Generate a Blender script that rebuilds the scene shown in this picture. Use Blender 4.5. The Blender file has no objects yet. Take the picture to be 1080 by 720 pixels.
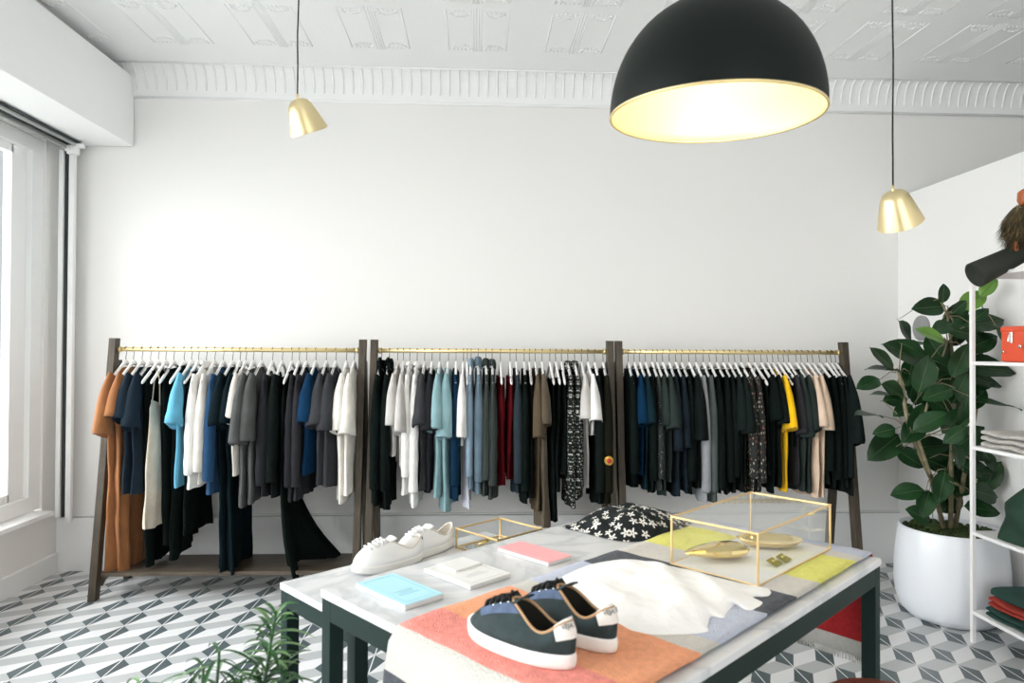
import bpy, math, random
from mathutils import Vector, Matrix, noise
sc = bpy.context.scene
COL = sc.collection
pi = math.pi
sin, cos = math.sin, math.cos

# ------------------------------------------------------------------ mesh helpers
class MB:
    def __init__(s): s.v = []; s.f = []; s.m = []; s.s = []
    def add(s, vs, fs, mi=0, smooth=True):
        n = len(s.v); s.v += [tuple(v) for v in vs]
        for f in fs: s.f.append(tuple(n+i for i in f)); s.m.append(mi); s.s.append(smooth)
        return s
    def box(s, c, d, mi=0, rot=None, smooth=False):
        vs = []
        for x in (-.5, .5):
            for y in (-.5, .5):
                for z in (-.5, .5):
                    p = Vector((x*d[0], y*d[1], z*d[2]))
                    if rot is not None: p = rot @ p
                    vs.append(p+Vector(c))
        return s.add(vs, [(0,1,3,2),(4,6,7,5),(0,4,5,1),(2,3,7,6),(0,2,6,4),(1,5,7,3)], mi, smooth)
    def bar(s, a, b, w, h, up=(0,0,1), mi=0):
        a = Vector(a); b = Vector(b); d = (b-a); L = d.length; d.normalize(); up = Vector(up)
        x = d.cross(up)
        if x.length < 1e-4: x = d.cross(Vector((0,1,0)))
        x.normalize(); y = x.cross(d)
        vs = [p+x*(i*w/2)+y*(j*h/2) for p in (a, b) for i in (-1,1) for j in (-1,1)]
        return s.add(vs, [(0,1,3,2),(4,6,7,5),(0,4,5,1),(2,3,7,6),(0,2,6,4),(1,5,7,3)], mi, False)
    def tube(s, path, r, n=8, mi=0, cap=True, squash=None):
        path = [Vector(p) for p in path]; k = len(path); vs = []; fs = []
        t0 = (path[1]-path[0]).normalized()
        up = Vector((0,0,1)) if abs(t0.z) < .9 else Vector((0,1,0))
        x = t0.cross(up).normalized()
        for i, p in enumerate(path):
            t = (path[min(i+1,k-1)]-path[max(i-1,0)]).normalized()
            x = (x - t*x.dot(t)).normalized(); y = t.cross(x)
            ri = r[i] if isinstance(r, (list, tuple)) else r
            q = squash or (1, 1)
            for j in range(n):
                a = 2*pi*j/n; vs.append(p+x*cos(a)*ri*q[0]+y*sin(a)*ri*q[1])
        for i in range(k-1):
            for j in range(n):
                fs.append((i*n+j, i*n+(j+1)%n, (i+1)*n+(j+1)%n, (i+1)*n+j))
        if cap: fs += [tuple(range(n))[::-1], tuple((k-1)*n+j for j in range(n))]
        return s.add(vs, fs, mi, True)
    def lathe(s, prof, c=(0,0,0), n=48, mi=0, rot=None, close=False):
        vs = []; fs = []
        for r, z in prof:
            for j in range(n):
                a = 2*pi*j/n; p = Vector((r*cos(a), r*sin(a), z))
                if rot is not None: p = rot @ p
                vs.append(p+Vector(c))
        for i in range(len(prof)-1):
            for j in range(n): fs.append((i*n+j, i*n+(j+1)%n, (i+1)*n+(j+1)%n, (i+1)*n+j))
        if close: fs += [tuple(range(n))[::-1], tuple((len(prof)-1)*n+j for j in range(n))]
        return s.add(vs, fs, mi, True)
    def grid(s, fn, nu, nv, mi=0, wrap=False, smooth=True, mifn=None):
        vs = [fn(i/nu, j/nv) for j in range(nv+1) for i in range(nu+(0 if wrap else 1))]
        w = nu if wrap else nu+1; b = len(s.v); s.v += [tuple(v) for v in vs]
        for j in range(nv):
            for i in range(nu):
                s.f.append((b+j*w+i, b+j*w+(i+1)%w, b+(j+1)*w+(i+1)%w, b+(j+1)*w+i))
                s.m.append(mifn(i, j) if mifn else mi); s.s.append(smooth)
        return s
    def prism(s, pts, z0, z1, mi=0, smooth=False):
        n = len(pts)
        vs = [(p[0], p[1], z0) for p in pts]+[(p[0], p[1], z1) for p in pts]
        s.add(vs, [tuple(range(n))[::-1], tuple(range(n, 2*n))]+[(i, (i+1)%n, n+(i+1)%n, n+i) for i in range(n)], mi, smooth)
        return s
    def build(s, name, mats, parent=None, bevel=0, seg=2, solid=0, sub=0):
        me = bpy.data.meshes.new(name); me.from_pydata(s.v, [], s.f)
        if not isinstance(mats, (list, tuple)): mats = [mats]
        for m in mats: me.materials.append(m)
        me.polygons.foreach_set('material_index', s.m); me.polygons.foreach_set('use_smooth', s.s)
        me.validate(); me.update()
        o = bpy.data.objects.new(name, me); COL.objects.link(o)
        if parent is not None: o.parent = parent
        if solid:
            m = o.modifiers.new('solid', 'SOLIDIFY'); m.thickness = abs(solid); m.offset = 1 if solid > 0 else -1
        if bevel:
            m = o.modifiers.new('bevel', 'BEVEL'); m.width = bevel; m.segments = seg; m.limit_method = 'ANGLE'; m.angle_limit = .6
        if sub:
            m = o.modifiers.new('sub', 'SUBSURF'); m.levels = sub; m.render_levels = sub
        return o

def tag(o, label, cat, group=None):
    o['label'] = label; o['category'] = cat
    if group: o['group'] = group
    return o
def empty(name, loc=(0,0,0), rz=0, label=None, cat=None, group=None):
    o = bpy.data.objects.new(name, None); COL.objects.link(o); o.location = loc; o.rotation_euler = (0,0,rz)
    o.empty_display_size = .05
    if label: tag(o, label, cat, group)
    return o
def struct(o): o['kind'] = 'structure'; return o

# ------------------------------------------------------------------ materials
def nodes(name):
    m = bpy.data.materials.new(name); m.use_nodes = True
    nt = m.node_tree; return m, nt, nt.nodes['Principled BSDF']
def ramp(nt, stops, interp='LINEAR'):
    r = nt.nodes.new('ShaderNodeValToRGB'); e = r.color_ramp.elements; r.color_ramp.interpolation = interp
    e[0].position, e[0].color = stops[0][0], (*stops[0][1], 1)
    e[1].position, e[1].color = stops[-1][0], (*stops[-1][1], 1)
    for p, c in stops[1:-1]:
        x = e.new(p); x.color = (*c, 1)
    return r
def mat(name, col, rough=.5, metal=0, var=0, vscale=8, bump=0, bscale=60, spec=.5, sheen=0, coat=0, trans=0, emit=None, estr=0):
    m, nt, b = nodes(name)
    b.inputs['Base Color'].default_value = (*col, 1); b.inputs['Roughness'].default_value = rough
    b.inputs['Metallic'].default_value = metal; b.inputs['Specular IOR Level'].default_value = spec
    if sheen: b.inputs['Sheen Weight'].default_value = sheen; b.inputs['Sheen Roughness'].default_value = .5
    if coat: b.inputs['Coat Weight'].default_value = coat
    if trans: b.inputs['Transmission Weight'].default_value = trans
    if emit: b.inputs['Emission Color'].default_value = (*emit, 1); b.inputs['Emission Strength'].default_value = estr
    if var or bump:
        tc = nt.nodes.new('ShaderNodeTexCoord')
    if var:
        n = nt.nodes.new('ShaderNodeTexNoise'); n.inputs['Scale'].default_value = vscale; n.inputs['Detail'].default_value = 5
        nt.links.new(tc.outputs['Object'], n.inputs['Vector'])
        r = ramp(nt, [(.3, tuple(c*(1-var) for c in col)), (.7, tuple(min(1, c*(1+var)) for c in col))])
        nt.links.new(n.outputs['Fac'], r.inputs['Fac']); nt.links.new(r.outputs['Color'], b.inputs['Base Color'])
    if bump:
        n = nt.nodes.new('ShaderNodeTexNoise'); n.inputs['Scale'].default_value = bscale; n.inputs['Detail'].default_value = 4
        nt.links.new(tc.outputs['Object'], n.inputs['Vector'])
        bp = nt.nodes.new('ShaderNodeBump'); bp.inputs['Strength'].default_value = bump; bp.inputs['Distance'].default_value = .01
        nt.links.new(n.outputs['Fac'], bp.inputs['Height']); nt.links.new(bp.outputs['Normal'], b.inputs['Normal'])
    return m
def marble():
    m, nt, b = nodes('white_marble'); b.inputs['Roughness'].default_value = .18
    tc = nt.nodes.new('ShaderNodeTexCoord')
    n = nt.nodes.new('ShaderNodeTexNoise'); n.inputs['Scale'].default_value = 2.2; n.inputs['Detail'].default_value = 9; n.inputs['Distortion'].default_value = 1.6
    nt.links.new(tc.outputs['Object'], n.inputs['Vector'])
    r = ramp(nt, [(.0, (.66,.67,.69)), (.43, (.66,.67,.68)), (.5, (.52,.54,.565)), (.57, (.66,.67,.685)), (1, (.71,.715,.725))])
    nt.links.new(n.outputs['Fac'], r.inputs['Fac']); nt.links.new(r.outputs['Color'], b.inputs['Base Color']); return m
def wood(name, c1, c2, rough=.55, sx=(14, 14, 1.2)):
    m, nt, b = nodes(name); b.inputs['Roughness'].default_value = rough
    tc = nt.nodes.new('ShaderNodeTexCoord'); mp = nt.nodes.new('ShaderNodeMapping'); mp.inputs['Scale'].default_value = sx
    n = nt.nodes.new('ShaderNodeTexNoise'); n.inputs['Scale'].default_value = 5; n.inputs['Detail'].default_value = 8
    nt.links.new(tc.outputs['Object'], mp.inputs['Vector']); nt.links.new(mp.outputs['Vector'], n.inputs['Vector'])
    r = ramp(nt, [(.3, c1), (.7, c2)]); nt.links.new(n.outputs['Fac'], r.inputs['Fac']); nt.links.new(r.outputs['Color'], b.inputs['Base Color'])
    bp = nt.nodes.new('ShaderNodeBump'); bp.inputs['Strength'].default_value = .25; bp.inputs['Distance'].default_value = .003
    nt.links.new(n.outputs['Fac'], bp.inputs['Height']); nt.links.new(bp.outputs['Normal'], b.inputs['Normal']); return m
def glass(name, tint=(.992,.996,.994), alpha=.12, rough=.02):
    m = bpy.data.materials.new(name); m.use_nodes = True; nt = m.node_tree; nt.nodes.clear()
    o = nt.nodes.new('ShaderNodeOutputMaterial'); mx = nt.nodes.new('ShaderNodeMixShader')
    t = nt.nodes.new('ShaderNodeBsdfTransparent'); t.inputs['Color'].default_value = (*tint, 1)
    g = nt.nodes.new('ShaderNodeBsdfGlossy'); g.inputs['Roughness'].default_value = rough
    fr = nt.nodes.new('ShaderNodeLayerWeight'); fr.inputs['Blend'].default_value = .5
    pw = nt.nodes.new('ShaderNodeMath'); pw.operation = 'POWER'; pw.inputs[1].default_value = 5
    mul = nt.nodes.new('ShaderNodeMath'); mul.operation = 'MULTIPLY_ADD'; mul.inputs[1].default_value = .85; mul.inputs[2].default_value = alpha*.2
    nt.links.new(fr.outputs['Facing'], pw.inputs[0]); nt.links.new(pw.outputs[0], mul.inputs[0]); nt.links.new(mul.outputs[0], mx.inputs[0])
    nt.links.new(t.outputs[0], mx.inputs[1]); nt.links.new(g.outputs[0], mx.inputs[2]); nt.links.new(mx.outputs[0], o.inputs[0]); return m
def spots(name, base, stops, scale, thr, warp=.06, stretch=(1,1,1), wscale=30):
    """printed cloth: blobs of the given colours scattered over a base"""
    m, nt, b = nodes(name); b.inputs['Roughness'].default_value = .8
    tc = nt.nodes.new('ShaderNodeTexCoord'); n = nt.nodes.new('ShaderNodeTexNoise'); n.inputs['Scale'].default_value = wscale
    mp = nt.nodes.new('ShaderNodeMapping'); mp.inputs['Scale'].default_value = stretch
    nt.links.new(tc.outputs['Object'], n.inputs['Vector'])
    sub = nt.nodes.new('ShaderNodeVectorMath'); sub.operation = 'MULTIPLY_ADD'
    sub.inputs[1].default_value = (warp,)*3
    nt.links.new(n.outputs['Color'], sub.inputs[0]); nt.links.new(tc.outputs['Object'], sub.inputs[2])
    nt.links.new(sub.outputs[0], mp.inputs['Vector'])
    v = nt.nodes.new('ShaderNodeTexVoronoi'); v.inputs['Scale'].default_value = scale; v.inputs['Randomness'].default_value = .8
    nt.links.new(mp.outputs['Vector'], v.inputs['Vector'])
    lt = nt.nodes.new('ShaderNodeMath'); lt.operation = 'LESS_THAN'; lt.inputs[1].default_value = thr
    nt.links.new(v.outputs['Distance'], lt.inputs[0])
    r = ramp(nt, stops, 'CONSTANT'); sp = nt.nodes.new('ShaderNodeSeparateColor')
    nt.links.new(v.outputs['Color'], sp.inputs[0]); nt.links.new(sp.outputs[0], r.inputs['Fac'])
    mx = nt.nodes.new('ShaderNodeMix'); mx.data_type = 'RGBA'
    nt.links.new(lt.outputs[0], mx.inputs['Factor']); mx.inputs['A'].default_value = (*base, 1)
    nt.links.new(r.outputs['Color'], mx.inputs['B']); nt.links.new(mx.outputs['Result'], b.inputs['Base Color']); return m
def flowers(name, base, col, scale, plane, R=.36, petals=5):
    """cloth printed with small flowers; plane = which two object axes carry the print"""
    m, nt, b = nodes(name); b.inputs['Roughness'].default_value = .85; b.inputs['Specular IOR Level'].default_value = .2
    def mth(op, a, c=None):
        n = nt.nodes.new('ShaderNodeMath'); n.operation = op
        for k, v in enumerate((a, c)):
            if v is None: continue
            if isinstance(v, (int, float)): n.inputs[k].default_value = v
            else: nt.links.new(v, n.inputs[k])
        return n.outputs[0]
    tc = nt.nodes.new('ShaderNodeTexCoord'); sp = nt.nodes.new('ShaderNodeSeparateXYZ'); nt.links.new(tc.outputs['Object'], sp.inputs[0])
    cb = nt.nodes.new('ShaderNodeCombineXYZ')
    if len(plane) > 2: nt.links.new(mth('ADD', sp.outputs[plane[0]], sp.outputs[plane[2]]), cb.inputs[0])
    else: nt.links.new(sp.outputs[plane[0]], cb.inputs[0])
    nt.links.new(sp.outputs[plane[1]], cb.inputs[1])
    sc_ = nt.nodes.new('ShaderNodeVectorMath'); sc_.operation = 'SCALE'; sc_.inputs['Scale'].default_value = scale; nt.links.new(cb.outputs[0], sc_.inputs[0])
    v = nt.nodes.new('ShaderNodeTexVoronoi'); v.voronoi_dimensions = '2D'; v.inputs['Scale'].default_value = 1; v.inputs['Randomness'].default_value = .75
    nt.links.new(sc_.outputs[0], v.inputs['Vector'])
    df = nt.nodes.new('ShaderNodeVectorMath'); df.operation = 'SUBTRACT'; nt.links.new(sc_.outputs[0], df.inputs[0]); nt.links.new(v.outputs['Position'], df.inputs[1])
    s2 = nt.nodes.new('ShaderNodeSeparateXYZ'); nt.links.new(df.outputs[0], s2.inputs[0])
    s3 = nt.nodes.new('ShaderNodeSeparateColor'); nt.links.new(v.outputs['Color'], s3.inputs[0])
    ang = mth('ARCTAN2', s2.outputs[1], s2.outputs[0]); a2 = mth('ADD', mth('MULTIPLY', ang, petals), mth('MULTIPLY', s3.outputs[0], 6.28))
    lim = mth('MULTIPLY', mth('ADD', mth('MULTIPLY', mth('COSINE', a2), .34), .66), mth('MULTIPLY', mth('ADD', mth('MULTIPLY', s3.outputs[1], .55), .6), R))
    inside = mth('LESS_THAN', v.outputs['Distance'], lim); core = mth('GREATER_THAN', v.outputs['Distance'], .055)
    fac = mth('MULTIPLY', inside, core)
    mx = nt.nodes.new('ShaderNodeMix'); mx.data_type = 'RGBA'; nt.links.new(fac, mx.inputs['Factor'])
    mx.inputs['A'].default_value = (*base, 1); mx.inputs['B'].default_value = (*col, 1)
    nt.links.new(mx.outputs['Result'], b.inputs['Base Color']); return m
def pinstripe(name, base, line, scale=26):
    m, nt, b = nodes(name); b.inputs['Roughness'].default_value = .8
    tc = nt.nodes.new('ShaderNodeTexCoord'); w = nt.nodes.new('ShaderNodeTexWave'); w.wave_type = 'BANDS'; w.bands_direction = 'X'
    mp = nt.nodes.new('ShaderNodeMapping'); mp.inputs['Scale'].default_value = (1, 1, .0)
    nt.links.new(tc.outputs['Object'], mp.inputs['Vector'])
    w.inputs['Scale'].default_value = scale; nt.links.new(mp.outputs['Vector'], w.inputs['Vector'])
    r = ramp(nt, [(.0, base), (.90, base), (.97, line)]); nt.links.new(w.outputs['Fac'], r.inputs['Fac'])
    nt.links.new(r.outputs['Color'], b.inputs['Base Color']); return m

M = {}
M['wall'] = mat('white_wall_paint', (.865,.86,.845), .6, bump=.05, bscale=90)
M['ceil'] = mat('ceiling_paint', (.92,.93,.93), .4, bump=.12, bscale=45)
M['trim'] = mat('white_trim_gloss', (.92,.93,.93), .35)
M['header'] = mat('header_paint', (.95,.96,.96), .5)
M['t_white'] = mat('tile_white', (.80,.81,.82), .22, var=.04, vscale=3)
M['t_grey'] = mat('tile_grey', (.50,.52,.53), .22, var=.06, vscale=3)
M['t_dark'] = mat('tile_dark', (.105,.135,.145), .22, var=.15, vscale=4)
M['marble'] = marble()
M['steel'] = mat('green_black_steel', (.006,.020,.017), .5, spec=.18)
M['wood'] = wood('smoked_oak', (.033,.025,.016), (.080,.060,.038))
M['brass'] = mat('brushed_brass', (.93,.76,.40), .42, .85)
M['brass2'] = mat('pale_brass_lacquer', (.84,.70,.40), .33, 1)
M['gold_in'] = mat('matte_gold_lining', (.85,.73,.47), .5, .5)
M['gold_line'] = mat('fine_gold_edge', (.80,.58,.28), .3, .85)
M['gold'] = mat('polished_gold', (.86,.68,.32), .06, 1)
M['black_shade'] = mat('black_powder_coat', (.003,.006,.005), .5, spec=.2)
M['cord'] = mat('black_textile_cord', (.015,.013,.012), .8)
M['hook'] = mat('dark_hook_wire', (.07,.065,.06), .35, .8)
M['hang'] = mat('white_hanger_paint', (.88,.87,.86), .4)
M['white_metal'] = mat('white_powder_coat', (.85,.85,.85), .4)
M['pot'] = mat('white_glazed_pot', (.80,.83,.88), .3, spec=.5)
M['soil'] = mat('moss', (.035,.06,.012), .9, var=.5, vscale=30, bump=1, bscale=60)
M['leaf'] = mat('ficus_leaf', (.008,.040,.010), .42, spec=.3, var=.45, vscale=5)
M['leaf_l'] = mat('ficus_leaf_new', (.10,.22,.03), .35, var=.3, vscale=5)
M['vein'] = mat('leaf_vein', (.06,.12,.04), .4)
M['stem'] = mat('pale_stem', (.20,.17,.10), .7, var=.3, vscale=30)
M['grass'] = mat('lily_leaf', (.022,.105,.022), .38, var=.55, vscale=9)
M['grass_l'] = mat('lily_leaf_pale', (.16,.30,.12), .4, var=.3, vscale=9)
M['glass'] = glass('clear_case_glass')
M['win_glass'] = glass('window_glass', (.98,.99,.99), .1)
M['rubber'] = mat('white_rubber_sole', (.82,.81,.78), .5)
M['canvas'] = mat('black_green_canvas', (.012,.028,.030), .75, var=.3, vscale=40, bump=.3, bscale=300)
M['suede'] = mat('navy_suede_band', (.09,.13,.22), .85, var=.3, vscale=30)
M['tab'] = mat('white_leather_tab', (.80,.77,.73), .5)
M['tan'] = mat('tan_leather_lining', (.45,.27,.14), .6)
M['dark_in'] = mat('dark_insole', (.02,.02,.015), .9)
M['lace'] = mat('black_lace', (.008,.010,.010), .9)
M['white_leather'] = mat('white_leather', (.86,.86,.86), .4)
M['lin_w'] = mat('beige_white_lining', (.72,.66,.58), .7)
M['ink'] = mat('printed_ink', (.03,.03,.03), .6)
M['paper'] = mat('white_paper', (.76,.76,.75), .7)
M['blue_cover'] = mat('pale_blue_cover', (.45,.76,.86), .6)
M['blue_dk'] = mat('blue_print', (.30,.62,.76), .6)
M['pink_cover'] = mat('salmon_pink_cover', (.94,.42,.44), .55)
M['grey_ink'] = mat('pale_grey_print', (.62,.62,.62), .6)
M['brown'] = mat('cognac_leather', (.20,.045,.018), .4, var=.3, vscale=12)
M['fur'] = mat('dark_brown_fur', (.05,.035,.014), .7, var=.7, vscale=18)
M['fur_l'] = mat('golden_fur_tips', (.20,.14,.04), .7)
M['rust'] = mat('rust_leather', (.40,.10,.025), .45)
M['felt'] = mat('dark_felt', (.016,.020,.014), .85)
M['orange_tin'] = mat('orange_red_tin', (.68,.085,.035), .4)
M['chrome'] = mat('chrome', (.8,.8,.78), .15, 1)
M['knit'] = mat('grey_knit', (.52,.50,.47), .9, var=.15, vscale=60, bump=1, bscale=160)
M['green_cloth'] = mat('dark_green_canvas', (.010,.040,.022), .85, var=.3)
M['scarf_red'] = mat('brick_red_wool', (.36,.035,.022), .9, bump=.5, bscale=200)
M['scarf_green'] = mat('bottle_green_wool', (.010,.050,.038), .9, bump=.5, bscale=200)
M['disc'] = mat('grey_disc', (.27,.27,.27), .5)
M['olive'] = mat('olive_card', (.20,.17,.035), .6)
M['ext_wall'] = mat('pale_concrete', (.20,.21,.23), .9, var=.1)
M['hedge'] = mat('hedge_leaves', (.09,.13,.09), .8, var=.5, vscale=30)
M['paving'] = mat('pale_pavement', (.6,.6,.6), .9)
M['alu'] = mat('grey_aluminium', (.45,.47,.46), .35, .7)
M['dark_seal'] = mat('dark_blind_channel', (.02,.03,.03), .6)
M['bulb'] = mat('lit_bulb', (1,.9,.7), .4, emit=(1,.86,.62), estr=8)

# ------------------------------------------------------------------ camera
yaw = math.radians(2.6); pitch = math.atan(8/725); roll = .005
fw = Vector((sin(yaw)*cos(pitch), cos(yaw)*cos(pitch), sin(pitch)))
r0 = Vector((cos(yaw), -sin(yaw), 0)); u0 = r0.cross(fw)
rt = r0*cos(roll)+u0*sin(roll); up = -r0*sin(roll)+u0*cos(roll)
cam_d = bpy.data.cameras.new('camera'); cam = bpy.data.objects.new('camera', cam_d); COL.objects.link(cam)
cam.matrix_world = Matrix(((rt.x, up.x, -fw.x, 0), (rt.y, up.y, -fw.y, 0), (rt.z, up.z, -fw.z, 1.5), (0,0,0,1)))
cam_d.sensor_width = 36; cam_d.lens = 36*725/1080; cam_d.clip_start = .05
cam_d.dof.use_dof = True; cam_d.dof.focus_distance = 4.1; cam_d.dof.aperture_fstop = 4.0
sc.camera = cam

# ------------------------------------------------------------------ room
XL, XR, YB, ZC = -2.83, 2.97, 4.77, 3.40
def simple(name, c, d, m, bevel=0):
    return struct(MB().box(c, d).build(name, m, bevel=bevel))
# floor of cement tiles laid as tumbling blocks, 20 cm repeat
fl = MB(); Z = 0.0
P = .2; ox, oy = .09, .11
i0, i1, j0, j1 = -15, 25, -6, 24
for i in range(i0, i1):
    for j in range(j0, j1):
        cx, cy = ox+i*P, oy+j*P
        def V(dx, dy): return (cx+dx*P, cy+dy*P, Z)
        T, B, Rr, L = V(0,.5), V(0,-.5), V(.30,.165), V(-.30,-.165)
        g = .014
        fl.add([V(g,.5-.03), V(g,-.5+.04), V(.30,.165)], [(0,1,2)], 2, False)
        fl.add([V(-g,.5-.04), V(-.30,-.165), V(-g,-.5+.03)], [(0,1,2)], 2, False)
        fl.add([V(-g,.5-.04), V(-g,-.5+.03), V(0,-.5), V(g,-.5+.04), V(g,.5-.03), V(0,.5)], [(0,1,2,3,4,5)], 0, False)
        fl.add([B, V(.30,-.835), V(1,-.5), V(.70,-.165)], [(0,1,2,3)], 1, False)
        fl.add([B, V(.70,-.165), V(1,.5), V(.30,.165)], [(0,1,2,3)], 0, False)
fo = struct(fl.build('floor', [M['t_white'], M['t_grey'], M['t_dark']]))
struct(MB().box((1.2,.4,-.06),(9,8.9,.1)).build('trim_8', M['t_grey']))
simple('wall_back', (1.085, YB+.06, 1.75), (8.03, .12, 3.6), M['wall'])
struct(MB().box((-1.8, -4.06, 1.7), (2.2, .12, 3.4)).box((4.0, -4.06, 1.7), (2.0, .12, 3.4)).build('unseen_light_block', M['wall']))  # unseen wall pieces added behind the camera, narrowing the rear opening to shape light
simple('wall_front', (5.06, .4, 1.75), (.12, 8.8, 3.6), M['wall'])
simple('wall_right', (XR+.06, 2.0, 1.3), (.12, 5.54, 2.60), M['wall'], .004)
# left wall: sill wall, pier, header beam, lintel
wl = MB(); wl.box((XL-.1, 1.795, .21), (.2, 5.59, .42)); wl.box((XL-.1, 4.68, 1.70), (.2, .18, 3.4)); wl.box((XL-.1, 1.795, 3.12), (.2, 5.59, .56)); wl.box((XL-.1, -2.5, 1.70), (.2, 3.0, 3.4))  # last box: unseen rear length, added to keep side light to the window
struct(wl.build('wall_left', M['wall']))
simple('trim_1', (XL+.235, 1.86, 3.095), (.47, 5.80, .47), M['header'], .003)
simple('trim_2', (XL+.02, 1.8, .435), (.16, 5.5, .03), M['trim'], .004)
# window frame and panes
wf = MB()
for z in (.50, 2.79): wf.box((XL-.055, 1.83, z), (.08, 5.52, .09))
for y in (4.535, 2.9, 1.3, -.4): wf.box((XL-.055, y, 1.645), (.08, .11, 2.2))
wf.box((XL-.075, 4.41, 1.645), (.05, .14, 2.2)); wf.box((XL-.075, 3.0, 1.645), (.05, .09, 2.2))
wf.box((XL-.075, 3.7, .57), (.05, 1.30, .05)); wf.box((XL-.075, 3.7, 2.72), (.05, 1.30, .05))
w1 = struct(wf.build('window_1', M['trim']))
MB().box((XL-.085, 1.8, 1.645), (.006, 5.3, 2.25)).build('pane', M['win_glass'], w1)
# roller blind guides and rails
bs = empty('roller_blind_track', (XL, 4.68, 0), 0, 'white roller blind side guide with dark channel and ceiling rails beside the shop window', 'blind track')
b = MB(); b.box((.085, 0, 1.59), (.018, .03, 2.42)); b.build('dark_channel', M['dark_seal'], bs)
b = MB(); b.box((.060, -.01, 1.59), (.03, .045, 2.42)); b.box((.118, 0, 1.60), (.035, .035, 2.46)); b.box((.118, 0, .36), (.03, .03, .04)); b.build('side_guide', M['trim'], bs, bevel=.004)
b = MB()
for k, (x, z, w) in enumerate(((.06, 2.835, .022), (.10, 2.815, .02), (.15, 2.84, .022))): b.box((x, -1.6, z), (w, 3.2, .03))
b.build('rail', M['alu'], bs, bevel=.003)
b = MB(); b.box((.105, -1.6, 2.848), (.14, 3.2, .012)); b.build('rail_housing', M['dark_seal'], bs)
b = MB(); b.box((.13, -.02, 2.80), (.06, .05, .06)); b.box((.18, -.03, 2.825), (.05, .03, .03)); b.tube([(.11,-.06,2.80),(.11,.02,2.80)], .018, 12); b.build('end_bracket', M['trim'], bs, bevel=.004)
# baseboards, wall bead with seams
def baseboard(name, a, bnd, h, n):
    pass
bb = MB(); bb.box((.07, YB-.012, .175), (5.8, .024, .35)); bb.box((.07, YB-.016, .352), (5.8, .034, .012)); bb.box((.07, YB-.010, .368), (5.8, .022, .006))
for x in (-1.9, -.98, .09, 1.25, 2.3): bb.box((x, YB-.0245, .175), (.004, .003, .34))
struct(bb.build('baseboard_back', M['trim'], bevel=.003))
bb = MB(); bb.box((XL+.01, 1.85, .06), (.02, 5.75, .12)); bb.box((XL+.013, 1.85, .125), (.027, 5.75, .012)); struct(bb.build('baseboard_left', M['trim'], bevel=.003))
bb = MB(); bb.box((XR-.01, 2.0, .06), (.02, 5.5, .12)); struct(bb.build('baseboard_right', M['trim'], bevel=.003))
# pressed-metal ceiling
ce = MB(); ce.box((.8, .4, ZC+.06), (8.6, 8.9, .12))
rnd = random.Random(5)
def ridge(x0, y0, x1, y1, r): ce.tube([(x0, y0, ZC), (x1, y1, ZC)], r, 6, cap=True, squash=(1, .7))
for ix in range(-4, 7):
    for iy in range(0, 6):
        cx = -.03+ix*.61; y1_ = 4.37-iy*.61; y0_ = y1_-.53
        for dx in (-.18, .18): ridge(cx+dx, y0_+.01, cx+dx, y1_-.01, .0055)
        for dx in (-.024, -.008, .008, .024): ridge(cx+dx, y0_-.01, cx+dx, y1_+.01, .0038)
        for sgn in (-1, 1):
            for ye in (y0_, y1_):
                e = 1 if ye == y0_ else -1
                for k in range(9):
                    a = k/8*pi; px_ = cx+sgn*(.10+.055*cos(a)); py_ = ye+e*(.03+.05*sin(a))
                    w_ = .012+.007*rnd.random()
                    ce.tube([(px_-w_*cos(a*2), py_-w_*sin(a*2), ZC), (px_, py_, ZC-.001), (px_+w_*cos(a*2), py_+w_*sin(a*2), ZC)], [.001, .006, .001], 6)
                for k in range(5):
                    ce.tube([(cx+sgn*(.05+.025*k), ye+e*.012, ZC), (cx+sgn*(.06+.025*k), ye+e*(.04+.01*rnd.random()), ZC)], [.0045, .002], 6)
struct(ce.build('ceiling', M['ceil']))
# cornice: cove with raised curved flutes
co = MB(); prof = []
for k in range(9):
    a = k/8*pi/2; prof.append((YB-.085*(1-cos(a))-.0, ZC-.19+.19*sin(a)))
prof = [(YB, ZC-.205)]+[(YB-.012, ZC-.205)]+[(y-.012, z) for y, z in prof]+[(YB-.11, ZC-.003), (YB-.11, ZC+.01)]
for k in range(len(prof)-1):
    a, c = prof[k], prof[k+1]
    co.add([(-2.9,a[0],a[1]),(5,a[0],a[1]),(5,c[0],c[1]),(-2.9,c[0],c[1])], [(0,1,2,3)], 0, True)
for k in range(118):
    x = -2.8+k*.066
    co.tube([(x, y-.003, z) for y, z in prof[3:-2]], [.003]+[.0075]*6+[.003]*(len(prof[3:-2])-7), 6)
co.tube([(-2.9, YB-.11, ZC-.002), (5, YB-.11, ZC-.002)], .006, 6); co.tube([(-2.9, YB-.014, ZC-.205), (5, YB-.014, ZC-.205)], .009, 6)
struct(co.build('trim_3', M['ceil']))
# street outside the window
ex = MB(); ex.box((-10.9, 13.2, 2.6), (2, 7, 6))
for k in range(6): ex.box((-9.86, 10.2+k*1.2, 2.6), (.12, .35, 6))
tag(ex.build('street_building', M['ext_wall']), 'pale concrete building with pillars across the street outside the window', 'building')
rnd = random.Random(9); hd = MB()
for k in range(1500):
    c = Vector((-6.2+rnd.uniform(-.35,.35), rnd.uniform(6.5, 12.5), 0)); c.z = rnd.uniform(-.2, .85+.15*sin(c.y*2.1))
    a = Vector((rnd.gauss(0,1), rnd.gauss(0,1), rnd.gauss(0,1))).normalized()*.06; d = a.cross(Vector((rnd.gauss(0,1), rnd.gauss(0,1), .3))).normalized()*.035
    hd.add([c-a, c+d, c+a, c-d], [(0,1,2,3)], 0, False)
tag(hd.build('hedge', M['hedge']), 'leafy grey-green hedge outside the left shop window', 'hedge')
struct(MB().box((-8, 5, -.3), (10, 18, .1)).build('ground', M['paving']))

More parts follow.
